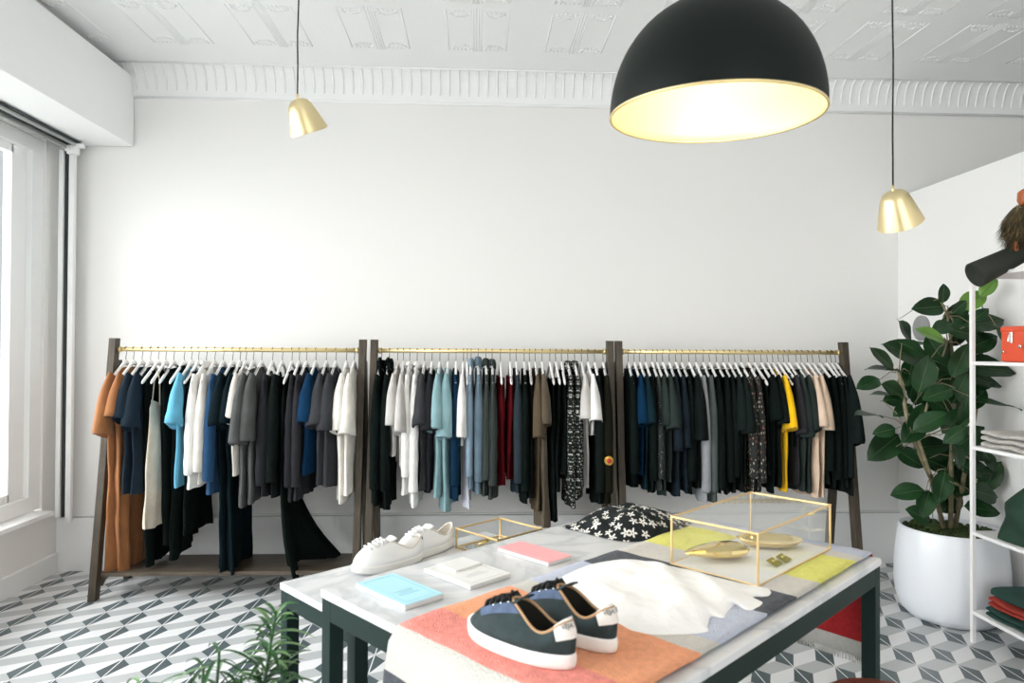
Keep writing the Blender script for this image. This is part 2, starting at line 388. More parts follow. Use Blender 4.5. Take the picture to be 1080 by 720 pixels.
# ------------------------------------------------------------------ clothes racks
RY, RZ = 4.40, 1.487
racks = (('left', -2.283, -.746), ('middle', -.674, .830), ('right', .886, 2.370))
for nm, xa, xb in racks:
    t = empty('clothes_rack', ((xa+xb)/2, RY, 0), 0, {'left': 'dark oak A-frame clothes rack with brass rail, nearest the shop window',
        'middle': 'dark oak A-frame clothes rack with brass rail, between the two other racks',
        'right': 'dark oak A-frame clothes rack with brass rail, nearest the potted fig'}[nm], 'clothes rack', 'clothes racks along the back wall')
    hw = (xb-xa)/2
    for sx in (-1, 1):
        for sy in (-1, 1):
            lg = MB(); x = sx*hw
            yt, yb = (.0, sy*.205) if sy < 0 else (.03, .20)
            w, dd = .043, .058
            zt = 1.556 if sy < 0 else 1.42
            vs = []
            for zz, yy in ((0, yb), (zt, yt)):
                for i in (-1, 1):
                    for j in (-1, 1): vs.append((x+i*w/2*(1 if sy < 0 else .86), yy+j*dd/2, zz))
            lg.add(vs, [(0,2,3,1),(4,5,7,6),(0,1,5,4),(2,6,7,3),(0,4,6,2),(1,3,7,5)], 0, False)
            lg.build('leg', M['wood'], t, bevel=.003)
    MB().tube([(-hw-.0, 0, RZ), (hw+.0, 0, RZ)], .0135, 16).build('rail', M['brass'], t)
    for sx in (-1, 1): MB().tube([(sx*(hw-.028), 0, RZ), (sx*(hw-.040), 0, RZ)], .0185, 16).build('rail_socket', M['brass'], t)
    sh = MB(); sh.box((0, 0, .142), (2*hw-.05, .36, .022)); sh.build('shelf', wood('oak_shelf_'+nm, (.058,.046,.034), (.125,.098,.070), .4, (1.2,14,14)), t, bevel=.002)
    br = MB()
    for sx in (-1, 1):
        x = sx*(hw-.035)
        br.add([(x-.01,-.17,.131),(x-.01,-.12,.131),(x-.01,-.19,.08),(x+.01,-.17,.131),(x+.01,-.12,.131),(x+.01,-.19,.08)], [(0,1,2),(3,5,4),(0,3,4,1),(1,4,5,2),(0,2,5,3)], 0, False)
        br.box((x, 0, .125), (.03, .36, .02))
    br.build('shelf_bracket', M['wood'], t)

# ------------------------------------------------------------------ hangers
def arm_z(u):
    a = abs(u)
    if a < .035: return -.078-.012*(a/.035)**2
    return -.090-.112*((a-.035)/.175)**.92
hanger_me = None
def hanger(x, rz, label, group, lean=0):
    global hanger_me
    t = empty('clothes_hanger', (x, RY, RZ), rz, label, 'hanger', group)
    if hanger_me is None:
        b = MB(); us = [-.198+.396*i/26 for i in range(27)]; vs = []; fs = []
        for u in us:
            h_ = .0135 if abs(u) > .05 else .0135+.005*(1-abs(u)/.05); w_ = .008
            if abs(u) > .193: h_ *= .6; w_ *= .6
            for a in range(8):
                an = 2*pi*(a+.5)/8; vs.append((w_*cos(an), -u, arm_z(u)-.004+h_*sin(an)))
        for i in range(26):
            for a in range(8): fs.append((i*8+a, i*8+(a+1)%8, (i+1)*8+(a+1)%8, (i+1)*8+a))
        fs += [tuple(range(8))[::-1], tuple(26*8+k for k in range(8))]
        b.add(vs, fs); o1 = b.build('hanger_arms', M['hang'], t)
        pth = [(0,0,-.075),(0,0,-.045),(0,.006,-.032)]
        for k in range(13):
            a = -.9+k/12*3.9; pth.append((0, .0165*cos(a), .0165*sin(a)-.001))
        o2 = MB().tube(pth, .0021, 6).build('hook', M['hook'], t)
        hanger_me = (o1.data, o2.data)
    else:
        for n, me in zip(('hanger_arms', 'hook'), hanger_me):
            o = bpy.data.objects.new(n, me); COL.objects.link(o); o.parent = t
    return t

# ------------------------------------------------------------------ cloth
CL = {}
def cloth(key):
    if key in CL: return CL[key]
    C = dict(tan=(.30,.125,.048), navy=(.012,.021,.032), cream=(.60,.53,.43), black=(.0035,.0070,.0062), black2=(.0050,.0085,.0078), soft=(.0075,.0125,.0115),
        sky=(.12,.40,.58), white=(.80,.79,.77), royal=(.012,.055,.13), ink=(.003,.009,.012), grey=(.085,.088,.088), charcoal=(.018,.019,.022),
        slate=(.040,.041,.046), blue=(.004,.028,.07), offwhite=(.68,.65,.60), lgrey=(.50,.48,.46), dgrey=(.028,.028,.033), teal=(.23,.38,.41), deepblue=(.004,.022,.048),
        lavender=(.52,.53,.60), denim=(.20,.28,.36), denim2=(.11,.165,.21), red=(.085,.004,.007), bluegrey=(.022,.032,.040), olive=(.085,.063,.040), olive2=(.11,.086,.060),
        ggrey=(.024,.034,.031), melange=(.27,.28,.30), melange2=(.075,.092,.09), yellow=(.83,.48,.006), peach=(.72,.55,.42), beige=(.62,.48,.36),
        bomber=(.010,.010,.006), textured=(.010,.017,.023), royal2=(.002,.022,.055), dteal=(.005,.018,.025), palew=(.80,.76,.70))
    if key == 'pin': m = pinstripe('pinstripe_cloth', (.006,.012,.011), (.075,.095,.085))
    elif key == 'floral': m = flowers('floral_print_cloth', (.006,.009,.008), (.52,.51,.48), 52, (0, 2, 1), .32)
    elif key == 'fleck': m = spots('flecked_print_cloth', (.007,.009,.008), [(0,(.42,.40,.34)),(.45,(.32,.09,.05)),(.6,(.36,.32,.24)),(.85,(.22,.06,.04)),(1,(.4,.38,.3))], 75, .30, .006, (1,1,.5), 40)
    elif key == 'dots': m = spots('dotted_print_cloth', (.009,.014,.013), [(0,(.5,.5,.46)),(1,(.3,.3,.3))], 70, .14, .0, (1,1,1), 40)
    else:
        c = C[key]
        m = mat(key+'_cloth', c, .88, var=.12, vscale=10, bump=.5, bscale=26, sheen=.1 if max(c) > .1 else .0, spec=.2 if max(c) > .1 else .08)
    CL[key] = m; return m

def garment(name, x, rz, label, group, g, th):
    """g: dict(c colour, L hem drop from rail (m), sl sleeve kind, nw neck half width, hw hem half width ...)"""
    t = empty(name, (x, RY, RZ), rz, label, g.get('cat', name.replace('_', ' ')), group)
    m = cloth(g['c']); rn = random.Random(int((x+5)*1000))
    nw = g.get('nw', .065); sw = g.get('sw', .205 if g.get('sl') else .192); L = -g['L']; hw = g.get('hw', .215); lean = g.get('lean', 0)
    cw = g.get('cw', sw*1.06); tr = g.get('tr', 0)
    ph = [rn.uniform(0, 6.28) for _ in range(6)]; kf = rn.uniform(38, 60); amp = g.get('fold', .012)
    N, R = 44, 22; arm = -.34
    tz = g.get('top', None)
    def top(u, side):
        z = arm_z(u)+.010 if tz is None else tz+.03*(abs(u)/sw)**2
        if abs(u) < nw:
            base = (arm_z(nw)+.010) if tz is None else tz+.03*(nw/sw)**2
            z = base-(.045 if side > 0 else .012)*(1-(u/nw)**2)*g.get('dip', 1)
        return z
    def f(i, j):
        th_ = 2*pi*i; side = 1 if sin(th_) >= 0 else -1; c = cos(th_)
        c = math.copysign(abs(c)**.85, c)
        z0 = top(c*sw, side); tt = j**1.15
        hem = L+(.007*sin(c*5+ph[0])+.0022*sin(c*17+ph[1]))+g.get('slant', 0)*c-g.get('near', 0)*max(0, min(1, (c-.80)/.08))
        z = z0+(hem-z0)*tt
        dz = (z0-z)
        # half width
        if z > arm: w = sw+(cw-sw)*min(1, max(0, (z0-z)/.2))
        else:
            q = (arm-z)/max(.01, arm-L); w = cw+(hw-cw)*q**.9-.012*sin(q*pi)
        w *= 1+.03*sin(z*16+ph[2]+(2 if c > 0 else 0))
        u = c*w
        bth = th*(.10+.90*min(1, dz/.16)) if abs(c*sw) >= nw*.98 else max(th*.75, .014)*(1+.1*min(1, dz/.2))
        prof = (1-abs(c)**3.2)**.55 if abs(c) < 1 else 0
        prof = max(prof, .0)
        v = side*bth*prof
        fo = amp*tt**.7*(sin(kf*u+ph[3]+2.2*z)*.6+sin(kf*.45*u+ph[4]-z*3)*.7)*min(1, th/.020)
        v += fo+side*.3*amp*tt*sin(kf*1.4*u+ph[5]+side)*prof
        v += tr*max(0, (-z-.9))**1.5*(1 if c < 0 else .2)
        u += .006*sin(z*22+ph[5])*tt
        return (v+lean*dz, -u, z)
    b = MB(); b.grid(f, N, R, wrap=True)
    body = b.build('body', m, t)
    sl = g.get('sl')
    if sl:
        kind, slen, wend = sl[0], sl[1], sl[2]
        if kind == 'l' and not g.get('cuff'): slen = max(slen, -L-.16-.05-.05*rn.random())
        for s in (1, -1):
            b = MB(); rs = 12; n = 18; ps = [rn.uniform(0, 6) for _ in range(4)]
            if kind == 's':
                p0 = Vector((.150, -.155)); p1 = Vector((.215, -.27)); p2 = Vector((.232+.02*rn.random(), -.16-slen))
            else:
                p0 = Vector((.150, -.155)); p1 = Vector((.222, -.36)); p2 = Vector((.215+.02*rn.random(), -.16-slen))
            def pt(q): return p0*(1-q)**2+p1*2*q*(1-q)+p2*q*q
            def dr(q): return ((p1-p0)*2*(1-q)+(p2-p1)*2*q).normalized()
            open_ = g.get('open', 1.4 if kind == 's' else .85)
            def sf(i, j, pt=pt, dr=dr, s=s, ps=ps):
                q = min(j/.86, 1); back = max(0, (j-.86)/.14)
                P_ = pt(q); D = dr(q); nrm = Vector((D.y, -D.x))
                if nrm.x < 0: nrm = -nrm
                a = 2*pi*i
                w0 = .078 if kind == 's' else .072
                w = w0+(wend-w0)*q
                v = th*(.45+.70*min(1, q*2.2))*(1+(open_-1)*q)
                if kind == 's': v *= 1+.15*sin(a*3+ps[0])*q
                else:
                    w *= 1+.07*sin(q*22+ps[0])*q; v *= 1+.10*sin(q*30+ps[1])*q
                if g.get('cuff') and q > .84 and back == 0: w *= 1.10; v *= 1.12
                shrink = 1-.12*min(1, back*3)
                P2 = P_-D*back*.05
                uu = P2.x+nrm.x*cos(a)*w*.5*shrink*1.0; zz = P2.y+nrm.y*cos(a)*w*.5*shrink
                if kind == 's' and back == 0: zz += .020*cos(a)*q*q+.006*sin(a*2+ps[2])*q
                return (sin(a)*v*shrink+lean*(.1-zz)*.6, -s*uu, zz)
            b.grid(sf, n, rs, wrap=True)
            b.build('sleeve', m, t)
    if g.get('collar'):
        b = MB(); ch = g['collar']
        def cf(i, j):
            a = 2*pi*i; e = 1.0+.25*sin(pi*j)
            z = arm_z(nw)+.006+ch*j+(.016*(abs(cos(a))))
            return (max(th*.7, .014)*sin(a)*e, -cos(a)*nw*1.0*(1-.12*j), z-(.02*(1-j) if sin(a) > 0 else 0))
        b.grid(cf, 20, 5, wrap=True); b.build('collar', m, t, solid=.003)
    if g.get('straps'):
        b = MB()
        for s in (-1, 1):
            for side in (-1, 1):
                b.tube([(side*.003, -s*.115, arm_z(.115)+.010), (side*th*.6, -s*.118, -.2), (side*th*.8, -s*.13, tz-.01)], .006, 6, squash=(.4, 1.3))
            b.tube([(-.004, -s*.115, arm_z(.115)+.010), (.004, -s*.115, arm_z(.115)+.010)], .005, 6)
        b.build('strap', m, t)
    if g.get('bow'):
        b = MB(); z = arm_z(.05)+.02
        b.tube([(0,-.03,z+.01),(0,-.06,z+.03),(.006,-.085,z+.02),(0,-.06,z+.0)], [.006,.012,.012,.006], 8)
        b.tube([(0,-.05,z+.01),(.004,-.09,z-.02),(.008,-.12,z-.07)], [.007,.010,.006], 8)
        b.build('neck_tie', m, t)
    if g.get('patch'):
        b = MB(); b.tube([(.0,-.225,-.66),(0,-.268,-.66)], .027, 18); pb = b.build('embroidered_patch', mat('mustard_patch', (.55,.33,.05), .8, var=.5, vscale=60), t)
        MB().tube([(.0,-.262,-.66),(0,-.2705,-.66)], .015, 14).build('patch_centre', mat('red_patch', (.45,.03,.02), .8), pb)
    return t

def H(y): return RZ-(1.5-(y-368)/725*4.2)      # hem drop below the rail for a hem of known height
S = lambda l=.30, w=.12: ('s', l, w)
LS = lambda l=.62, w=.060: ('l', l, w)
# name, look, colour, hem, extra
def G(name, look, c, y, **k):
    d = dict(c=c, L=H(y)); d.update(k); return (name, look, d)
RACK1 = [
 G('dress', 'long tan brown short-sleeved dress', 'tan', 600, sl=S(.36,.17), hw=.17, fold=.02),
 G('dress', 'long tan dress with draped front', 'tan', 602, sl=S(.26,.12), hw=.16, fold=.024),
 G('t_shirt', 'navy blue-grey t-shirt, closest to the tan dresses', 'navy', 518, sl=S(.27,.10)),
 G('t_shirt', 'navy t-shirt with rolled sleeve', 'navy', 520, sl=S(.32,.10), cuff=1),
 G('dress', 'long black sleeveless dress behind the cream dress', 'black', 596, nw=.10, sw=.15, hw=.15),
 G('dress', 'cream linen strap dress', 'cream', 553, top=-.33, straps=1, hw=.25, sw=.19, cw=.21),
 G('blouse', 'black strappy long top with clipped shoulders', 'black2', 580, nw=.08, sw=.135, hw=.13, slant=.03),
 G('skirt', 'black ragged-hem long skirt', 'black', 584, sw=.14, nw=.05, hw=.15, slant=-.04, fold=.02),
 G('t_shirt', 'sky blue t-shirt', 'sky', 512, sl=S(.30,.11), cuff=1),
 G('dress', 'black knee-length dress beside the white shirt', 'black', 564, nw=.10, hw=.2),
 G('shirt', 'white long-sleeved shirt', 'white', 513, sl=LS(.60,.07), collar=.02),
 G('shirt', 'off-white loose shirt', 'offwhite', 508, sl=LS(.55,.07)),
 G('blouse', 'royal blue long blouse', 'royal', 519, sl=LS(.64,.06)),
 G('dress', 'long black t-shirt dress', 'ink', 600, sl=S(.31,.11), hw=.18),
 G('dress', 'long ink black dress with short sleeves', 'ink', 602, sl=S(.30,.12), hw=.2, fold=.02),
 G('t_shirt', 'cream scoop-neck t-shirt', 'palew', 500, sl=S(.27,.09), nw=.09),
 G('cardigan', 'grey melange wide-sleeved cardigan', 'grey', 532, sl=S(.42,.20), hw=.23, nw=.08),
 G('sweater', 'grey melange sweater with wide sleeves', 'grey', 528, sl=S(.40,.18), hw=.22),
 G('blouse', 'charcoal wide-neck blouse', 'charcoal', 523, nw=.16, sl=LS(.52,.07)),
 G('blouse', 'black wide-neck blouse on a bare-armed hanger', 'black2', 524, nw=.165, sl=LS(.50,.07)),
 G('gown', 'floor-length black gown trailing onto the shelf', 'black', 598, nw=.10, hw=.20, tr=.9, fold=.016, near=.115),
 G('sweater', 'charcoal ribbed sweater', 'charcoal', 527, sl=LS(.66,.075), nw=.06),
 G('sweater', 'dark grey sweater beside the blue t-shirt', 'dgrey', 525, sl=LS(.62,.07)),
 G('t_shirt', 'deep blue t-shirt', 'blue', 500, sl=S(.29,.10)),
 G('t_shirt', 'dark grey t-shirt with rolled sleeves', 'slate', 510, sl=S(.31,.10), cuff=1),
 G('t_shirt', 'slate grey t-shirt', 'slate', 514, sl=S(.34,.12), cuff=1),
 G('t_shirt', 'off-white long t-shirt', 'offwhite', 530, sl=S(.34,.10)),
 G('t_shirt', 'white t-shirt with rolled sleeve', 'palew', 520, sl=S(.36,.12), cuff=1),
]
X1 = [-2.214,-2.167,-2.115,-2.063,-2.015,-1.97,-1.921,-1.857,-1.811,-1.769,-1.72,-1.668,-1.616,-1.558,-1.512,-1.475,-1.43,-1.378,-1.31,-1.25,-1.19,-1.145,-1.1,-1.041,-.975,-.916,-.849,-.80]
RACK2 = [
 G('blouse', 'black blouse with tied neck', 'black', 532, sl=LS(.48,.08), bow=1, collar=.03, hw=.22),
 G('blouse', 'black blouse with standing bow collar', 'black', 536, sl=LS(.62,.07), bow=1, collar=.04),
 G('t_shirt', 'pale grey t-shirt nearest the left rack', 'lgrey', 480, sl=S(.31,.09)),
 G('t_shirt', 'light grey t-shirt beside the white shirts', 'lgrey', 490, sl=S(.35,.10)),
 G('shirt', 'white long-sleeved shirt with low hem', 'white', 520, sl=LS(.60,.06), collar=.02),
 G('blouse', 'white crinkled blouse', 'white', 534, sl=LS(.66,.065), collar=.02, fold=.016),
 G('t_shirt', 'dark grey t-shirt with rolled cuff', 'slate', 516, sl=S(.31,.11), cuff=1),
 G('t_shirt', 'charcoal t-shirt beside the teal blouses', 'charcoal', 518, sl=S(.34,.11), cuff=1),
 G('blouse', 'pale teal ruffle-sleeved blouse', 'teal', 523, sl=S(.33,.13)),
 G('blouse', 'pale teal longer blouse', 'teal', 538, sl=S(.38,.10), fold=.016),
 G('blouse', 'deep navy blouse', 'deepblue', 527, nw=.07, sl=LS(.50,.06)),
 G('t_shirt', 'white t-shirt beside the denim shirts', 'white', 470, sl=S(.38,.12)),
 G('blouse', 'pale lavender blouse', 'lavender', 534, nw=.10, hw=.21),
 G('shirt', 'light blue denim shirt', 'denim', 515, sl=LS(.62,.055), collar=.045),
 G('shirt', 'mid-blue denim shirt', 'denim2', 520, sl=LS(.64,.055), collar=.055),
 G('shirt', 'black pinstriped shirt beside the denim shirts', 'pin', 524, sl=LS(.64,.06), collar=.045),
 G('shirt', 'black pinstriped shirt with loose cuffs', 'pin', 525, sl=LS(.60,.06), collar=.04),
 G('vest', 'black and dark red sleeveless top', 'red', 512, nw=.15, hw=.19),
 G('vest', 'dark red velvet sleeveless top', 'red', 506, nw=.15, hw=.19),
 G('sweater', 'blue-grey fine sweater', 'bluegrey', 520, sl=LS(.66,.06)),
 G('blouse', 'black long-sleeved blouse right of the blue-grey sweater', 'black', 530, sl=LS(.60,.06), nw=.07),
 G('blouse', 'black plain top left of the olive dress', 'black2', 524, nw=.09),
 G('dress', 'olive brown t-shirt dress', 'olive', 540, sl=S(.38,.14)),
 G('dress', 'long olive dress with tie waist', 'olive2', 557, sl=S(.30,.12), fold=.02),
 G('camisole', 'black low-necked camisole', 'black', 552, nw=.165, top=None, hw=.2),
 G('camisole', 'black strappy camisole right of the low-necked one', 'black2', 520, nw=.155, hw=.19),
 G('blouse', 'plain black top left of the floral blouses', 'black', 500, nw=.08),
 G('blouse', 'black and white floral blouse', 'floral', 535, sl=LS(.68,.09), nw=.05, collar=.02),
 G('blouse', 'black blouse with white floral print and round collar', 'floral', 526, sl=LS(.62,.08), nw=.05, collar=.02),
 G('t_shirt', 'white t-shirt with grey body', 'lgrey', 514, sl=S(.27,.10), nw=.12),
 G('t_shirt', 'white t-shirt near the right end of the middle rack', 'white', 460, sl=S(.28,.12), nw=.09),
 G('sweater', 'black sweatshirt beside the patched jacket', 'black2', 533, sl=LS(.70,.08)),
 G('jacket', 'dark bomber jacket with round mustard patch', 'bomber', 532, sl=LS(.72,.085), patch=1),
]
X2 = [-.629,-.58,-.528,-.491,-.451,-.404,-.357,-.31,-.26,-.205,-.157,-.11,-.085,-.061,-.016,.033,.073,.126,.188,.227,.279,.312,.349,.393,.444,.481,.519,.56,.604,.648,.689,.733,.788]
RACK3 = [
 G('blouse', 'black top at the left end of the right rack', 'black', 514, sl=LS(.6,.06)),
 G('t_shirt', 'dark cobalt blue t-shirt', 'royal2', 500, sl=S(.30,.11)),
 G('t_shirt', 'dark teal t-shirt', 'dteal', 517, sl=S(.30,.12)),
 G('blouse', 'black long-sleeved top right of the teal t-shirt', 'black', 520, sl=LS(.6,.07)),
 G('blouse', 'black dotted blouse', 'dots', 518, sl=LS(.58,.07), nw=.05),
 G('t_shirt', 'grey-green t-shirt with narrow sleeve', 'ggrey', 523, sl=S(.31,.10)),
 G('t_shirt', 'grey-green t-shirt with rolled sleeve', 'ggrey', 508, sl=S(.33,.11), cuff=1),
 G('shirt', 'dark checked shirt with rolled cuff', 'textured', 524, sl=LS(.46,.085), cuff=1),
 G('shirt', 'dark blue-black checked shirt', 'textured', 519, sl=LS(.44,.08), cuff=1),
 G('blouse', 'black blouse right of the checked shirts', 'black', 521, sl=LS(.58,.07)),
 G('t_shirt', 'black t-shirt left of the grey cardigan', 'black2', 515, sl=S(.40,.14)),
 G('cardigan', 'light grey melange cardigan', 'melange', 529, sl=LS(.72,.07)),
 G('sweater', 'mid grey melange sweater', 'melange2', 531, sl=LS(.72,.08)),
 G('sweater', 'black sweater right of the grey sweater', 'black', 522, sl=LS(.70,.08)),
 G('blouse', 'black smooth top', 'black', 521, sl=LS(.6,.07)),
 G('blouse', 'black smooth top', 'black2', 519, sl=LS(.6,.07)),
 G('t_shirt', 'soft black t-shirt left of the charcoal t-shirt', 'soft', 518, sl=S(.34,.11)),
 G('t_shirt', 'charcoal black t-shirt', 'soft', 510, sl=S(.36,.12), cuff=1),
 G('dress', 'black dress with red and cream flecks', 'fleck', 522, sl=LS(.60,.08), nw=.05),
 G('dress', 'black flecked print dress with narrow sleeve', 'fleck', 520, nw=.05, sl=LS(.66,.08)),
 G('blouse', 'black wide-neck top beside the flecked dresses', 'black', 500, nw=.17),
 G('t_shirt', 'black t-shirt two left of the yellow t-shirt', 'black', 520, sl=S(.28,.12)),
 G('t_shirt', 'black t-shirt touching the yellow t-shirt', 'black2', 516, sl=S(.30,.12)),
 G('t_shirt', 'mustard yellow t-shirt', 'yellow', 519, sl=S(.33,.17), hw=.21),
 G('blouse', 'black slipped-neck top right of the yellow t-shirt', 'black', 470, nw=.16),
 G('t_shirt', 'charcoal t-shirt right of the yellow one', 'dgrey', 512, sl=S(.36,.13), nw=.10),
 G('t_shirt', 'grey-green t-shirt left of the peach one', 'ggrey', 520, sl=S(.38,.12)),
 G('t_shirt', 'dark green-grey t-shirt', 'ggrey', 521, sl=S(.34,.11)),
 G('t_shirt', 'peach beige t-shirt', 'peach', 527, sl=S(.32,.13)),
 G('t_shirt', 'warm beige t-shirt', 'beige', 526, sl=S(.34,.12)),
 G('blouse', 'black wide-neck top right of the beige t-shirt', 'black', 512, nw=.165, sl=LS(.5,.07)),
 G('blouse', 'black wide-neck top', 'black', 518, nw=.168, sl=LS(.5,.07)),
 G('blouse', 'black wide-neck top', 'black2', 518, nw=.17, sl=LS(.5,.07)),
 G('sweater', 'black-green sweater one before the end of the rack', 'soft', 516, sl=LS(.62,.09)),
 G('t_shirt', 'black-green t-shirt nearest the potted fig', 'soft', 523, sl=S(.42,.17), hw=.22),
]
X3 = [.951,.99,1.026,1.064,1.107,1.138,1.176,1.219,1.262,1.3,1.349,1.394,1.442,1.484,1.529,1.574,1.611,1.65,1.692,1.741,1.78,1.825,1.866,1.902,1.94,1.975,2.007,2.059,2.091,2.133,2.168,2.214,2.26,2.290,2.322]
ORD = 'first second third fourth fifth sixth seventh eighth ninth tenth eleventh twelfth thirteenth fourteenth fifteenth sixteenth seventeenth eighteenth nineteenth twentieth'.split()
def ordn(i, n):
    if i == 0: return 'leftmost'
    if i == n-1: return 'rightmost'
    if i < 20: return ORD[i]+' from the left'
    return ORD[n-1-i]+' from the right'
rr = random.Random(21)
for rk, items, xs in (('left', RACK1, X1), ('middle', RACK2, X2), ('right', RACK3, X3)):
    assert len(items) == len(xs), (rk, len(items), len(xs))
    looks = [i[1] for i in items]; n = len(items)
    for i, ((nm, look, g), x) in enumerate(zip(items, xs)):
        gap = min((x-xs[i-1]) if i else .06, (xs[i+1]-x) if i+1 < n else .06)
        gap2 = ((x-xs[i-1]) if i else .05)+((xs[i+1]-x) if i+1 < n else .05)
        th = min(.034, max(.020, gap2*.30))
        rz = rr.uniform(-.035, .035)
        if looks.count(look) > 1: lab = '%s, %s on the %s clothes rack' % (look, ordn(i, n).replace('from the', 'garment from the'), rk)
        elif 'rack' in look or 'fig' in look: lab = look
        else: lab = '%s on the %s clothes rack' % (look, rk)
        w = lab.split()
        if len(w) > 16: lab = look
        garment(nm, x, rz, lab, 'clothes on the %s rack' % rk, g, th)
        hl = 'white hanger with a dark hook, %s of the %s clothes rack' % (('%s on the rail' % ordn(i, n)), rk) if i in (0, n-1) else 'white hanger, %s on the rail of the %s clothes rack' % (ordn(i, n), rk)
        hanger(x, rz, hl, 'hangers on the %s rack' % rk)

# ------------------------------------------------------------------ tables
TH = .85
A = Vector((-.4286, 1.8840)); e1 = Vector((.7422, .6702)); e2 = Vector((.6702, -.7422))
TA = math.atan2(e1.y, e1.x)
def W(s, t, z=TH):
    p = A+e1*s+e2*t; return Vector((p.x, p.y, z))
def table(name, s0, s1, t0, t1, z, label, slab=.022, ap=.055, lw=.042):
    c = W((s0+s1)/2, (t0+t1)/2, 0); T = empty(name, c, TA, label, 'table', 'nested marble tables')
    hs, ht = (s1-s0)/2, (t1-t0)/2
    MB().box((0,0,z-slab/2), (2*hs, 2*ht, slab)).build('tabletop', M['marble'], T, bevel=.003)
    ii = .003; zz = z-slab
    for a in (-1, 1):
        for b_ in (-1, 1):
            MB().box((a*(hs-ii-lw/2), -b_*(ht-ii-lw/2), zz/2), (lw, lw, zz)).build('leg', M['steel'], T, bevel=.0015)
    b = MB()
    for a in (-1, 1):
        b.box((0, a*(ht-ii-lw/2), zz-ap/2), (2*hs-2*ii-2*lw, lw, ap)); b.box((a*(hs-ii-lw/2), 0, zz-ap/2), (lw, 2*ht-2*ii-2*lw, ap))
    b.build('apron', M['steel'], T, bevel=.0015)
    return T
table('display_table', 0, 1.402, 0, .965, TH, 'large marble-topped table with dark green steel frame, in the foreground')
Z1 = .752
table('side_table', .08, .97, -.40, .045, Z1, 'smaller lower marble-topped table tucked under the back of the large table', ap=.05)

# striped blanket across the table, hanging over both ends
st = {'charcoal': mat('blanket_charcoal', (.085,.095,.11), .95, var=.25, vscale=70, bump=.8, bscale=220),
      'cream': mat('blanket_cream', (.66,.635,.59), .95, var=.05, vscale=70, bump=.8, bscale=220),
      'coral': mat('blanket_coral', (.90,.30,.25), .95, var=.14, vscale=60, bump=.8, bscale=220),
      'orange': mat('blanket_orange', (.93,.40,.22), .95, var=.10, vscale=60, bump=.8, bscale=220),
      'lavender': mat('blanket_lavender', (.56,.60,.72), .95, var=.06, vscale=70, bump=.8, bscale=220),
      'yellow': mat('blanket_yellow', (.80,.78,.20), .95, var=.06, vscale=70, bump=.8, bscale=220),
      'red': mat('blanket_red', (.50,.018,.022), .95, var=.14, vscale=70, bump=.8, bscale=220)}
keys = list(st); mats = [st[k] for k in keys]
bands = [(-.42, -.085, 'charcoal'), (-.085, .0, 'cream'), (0, .130, 'coral'), (.130, .362, 'orange'), (.362, .435, 'cream'), (.435, .67, 'lavender'),
         (.67, .84, 'charcoal'), (.84, .99, 'cream'), (.99, 1.265, 'yellow'), (1.265, 1.33, 'cream'), (1.33, 1.405, 'lavender'), (1.405, 1.695, 'red'), (1.695, 1.745, 'cream')]
def bl_pt(s, t, k=0):
    wv = .003*sin(s*19+t*7)+.002*sin(t*31+s*5)
    tt = t
    rad = .012
    if s < .0:
        d = -s; return W(-.018-.02*min(1, d/.1)-.010*sin(t*13)*min(1, d/.15)-.02*min(1,d/.3), tt, TH+.004-d+.010*math.exp(-d*60))
    if s > 1.405:
        d = s-1.405; return W(1.405+.016*min(1, d/.03)+.008*sin(t*11)*min(1, d/.2), tt, TH+.004-d+.008*math.exp(-d*60))
    lift = .006
    if s < .05: lift = .006*(s/.05)**.5+.0*s
    q = W(s, tt, TH+.0045+lift*.25+abs(wv)*.8); return q
sv = []; sm = []
for a, c, k in bands:
    n = max(1, round((c-a)/.03))
    for i in range(n): sv.append(a+(c-a)*i/n); sm.append(keys.index(k))
sv.append(bands[-1][1])
nb = len(sv)-1; nt_ = 20; t0, t1 = .362, .935
bl = MB()
vs = [bl_pt(s, t0+(t1-t0)*j/nt_+(.006*sin(s*9+j)*0)) for s in sv for j in range(nt_+1)]
# sloped far edge follows a slightly wavy line
fs = []; base = len(bl.v); bl.v += [tuple(v) for v in vs]
for i in range(nb):
    for j in range(nt_):
        bl.f.append((i*(nt_+1)+j, (i+1)*(nt_+1)+j, (i+1)*(nt_+1)+j+1, i*(nt_+1)+j+1)); bl.m.append(sm[i]); bl.s.append(True)
bo = bl.build('striped_blanket', mats, solid=-.006)
tag(bo, 'striped coral, orange, cream, yellow and charcoal blanket draped over the large table', 'blanket')
fr = MB(); rn = random.Random(3)
for k in range(110):
    t = t0+(t1-t0)*(k+.5)/110; a = bl_pt(1.745, t); fr.tube([a, a+Vector((rn.uniform(-.003,.003), rn.uniform(-.003,.003), -.022))], [.002, .001], 4)
fr.build('fringe', st['cream'], bo)

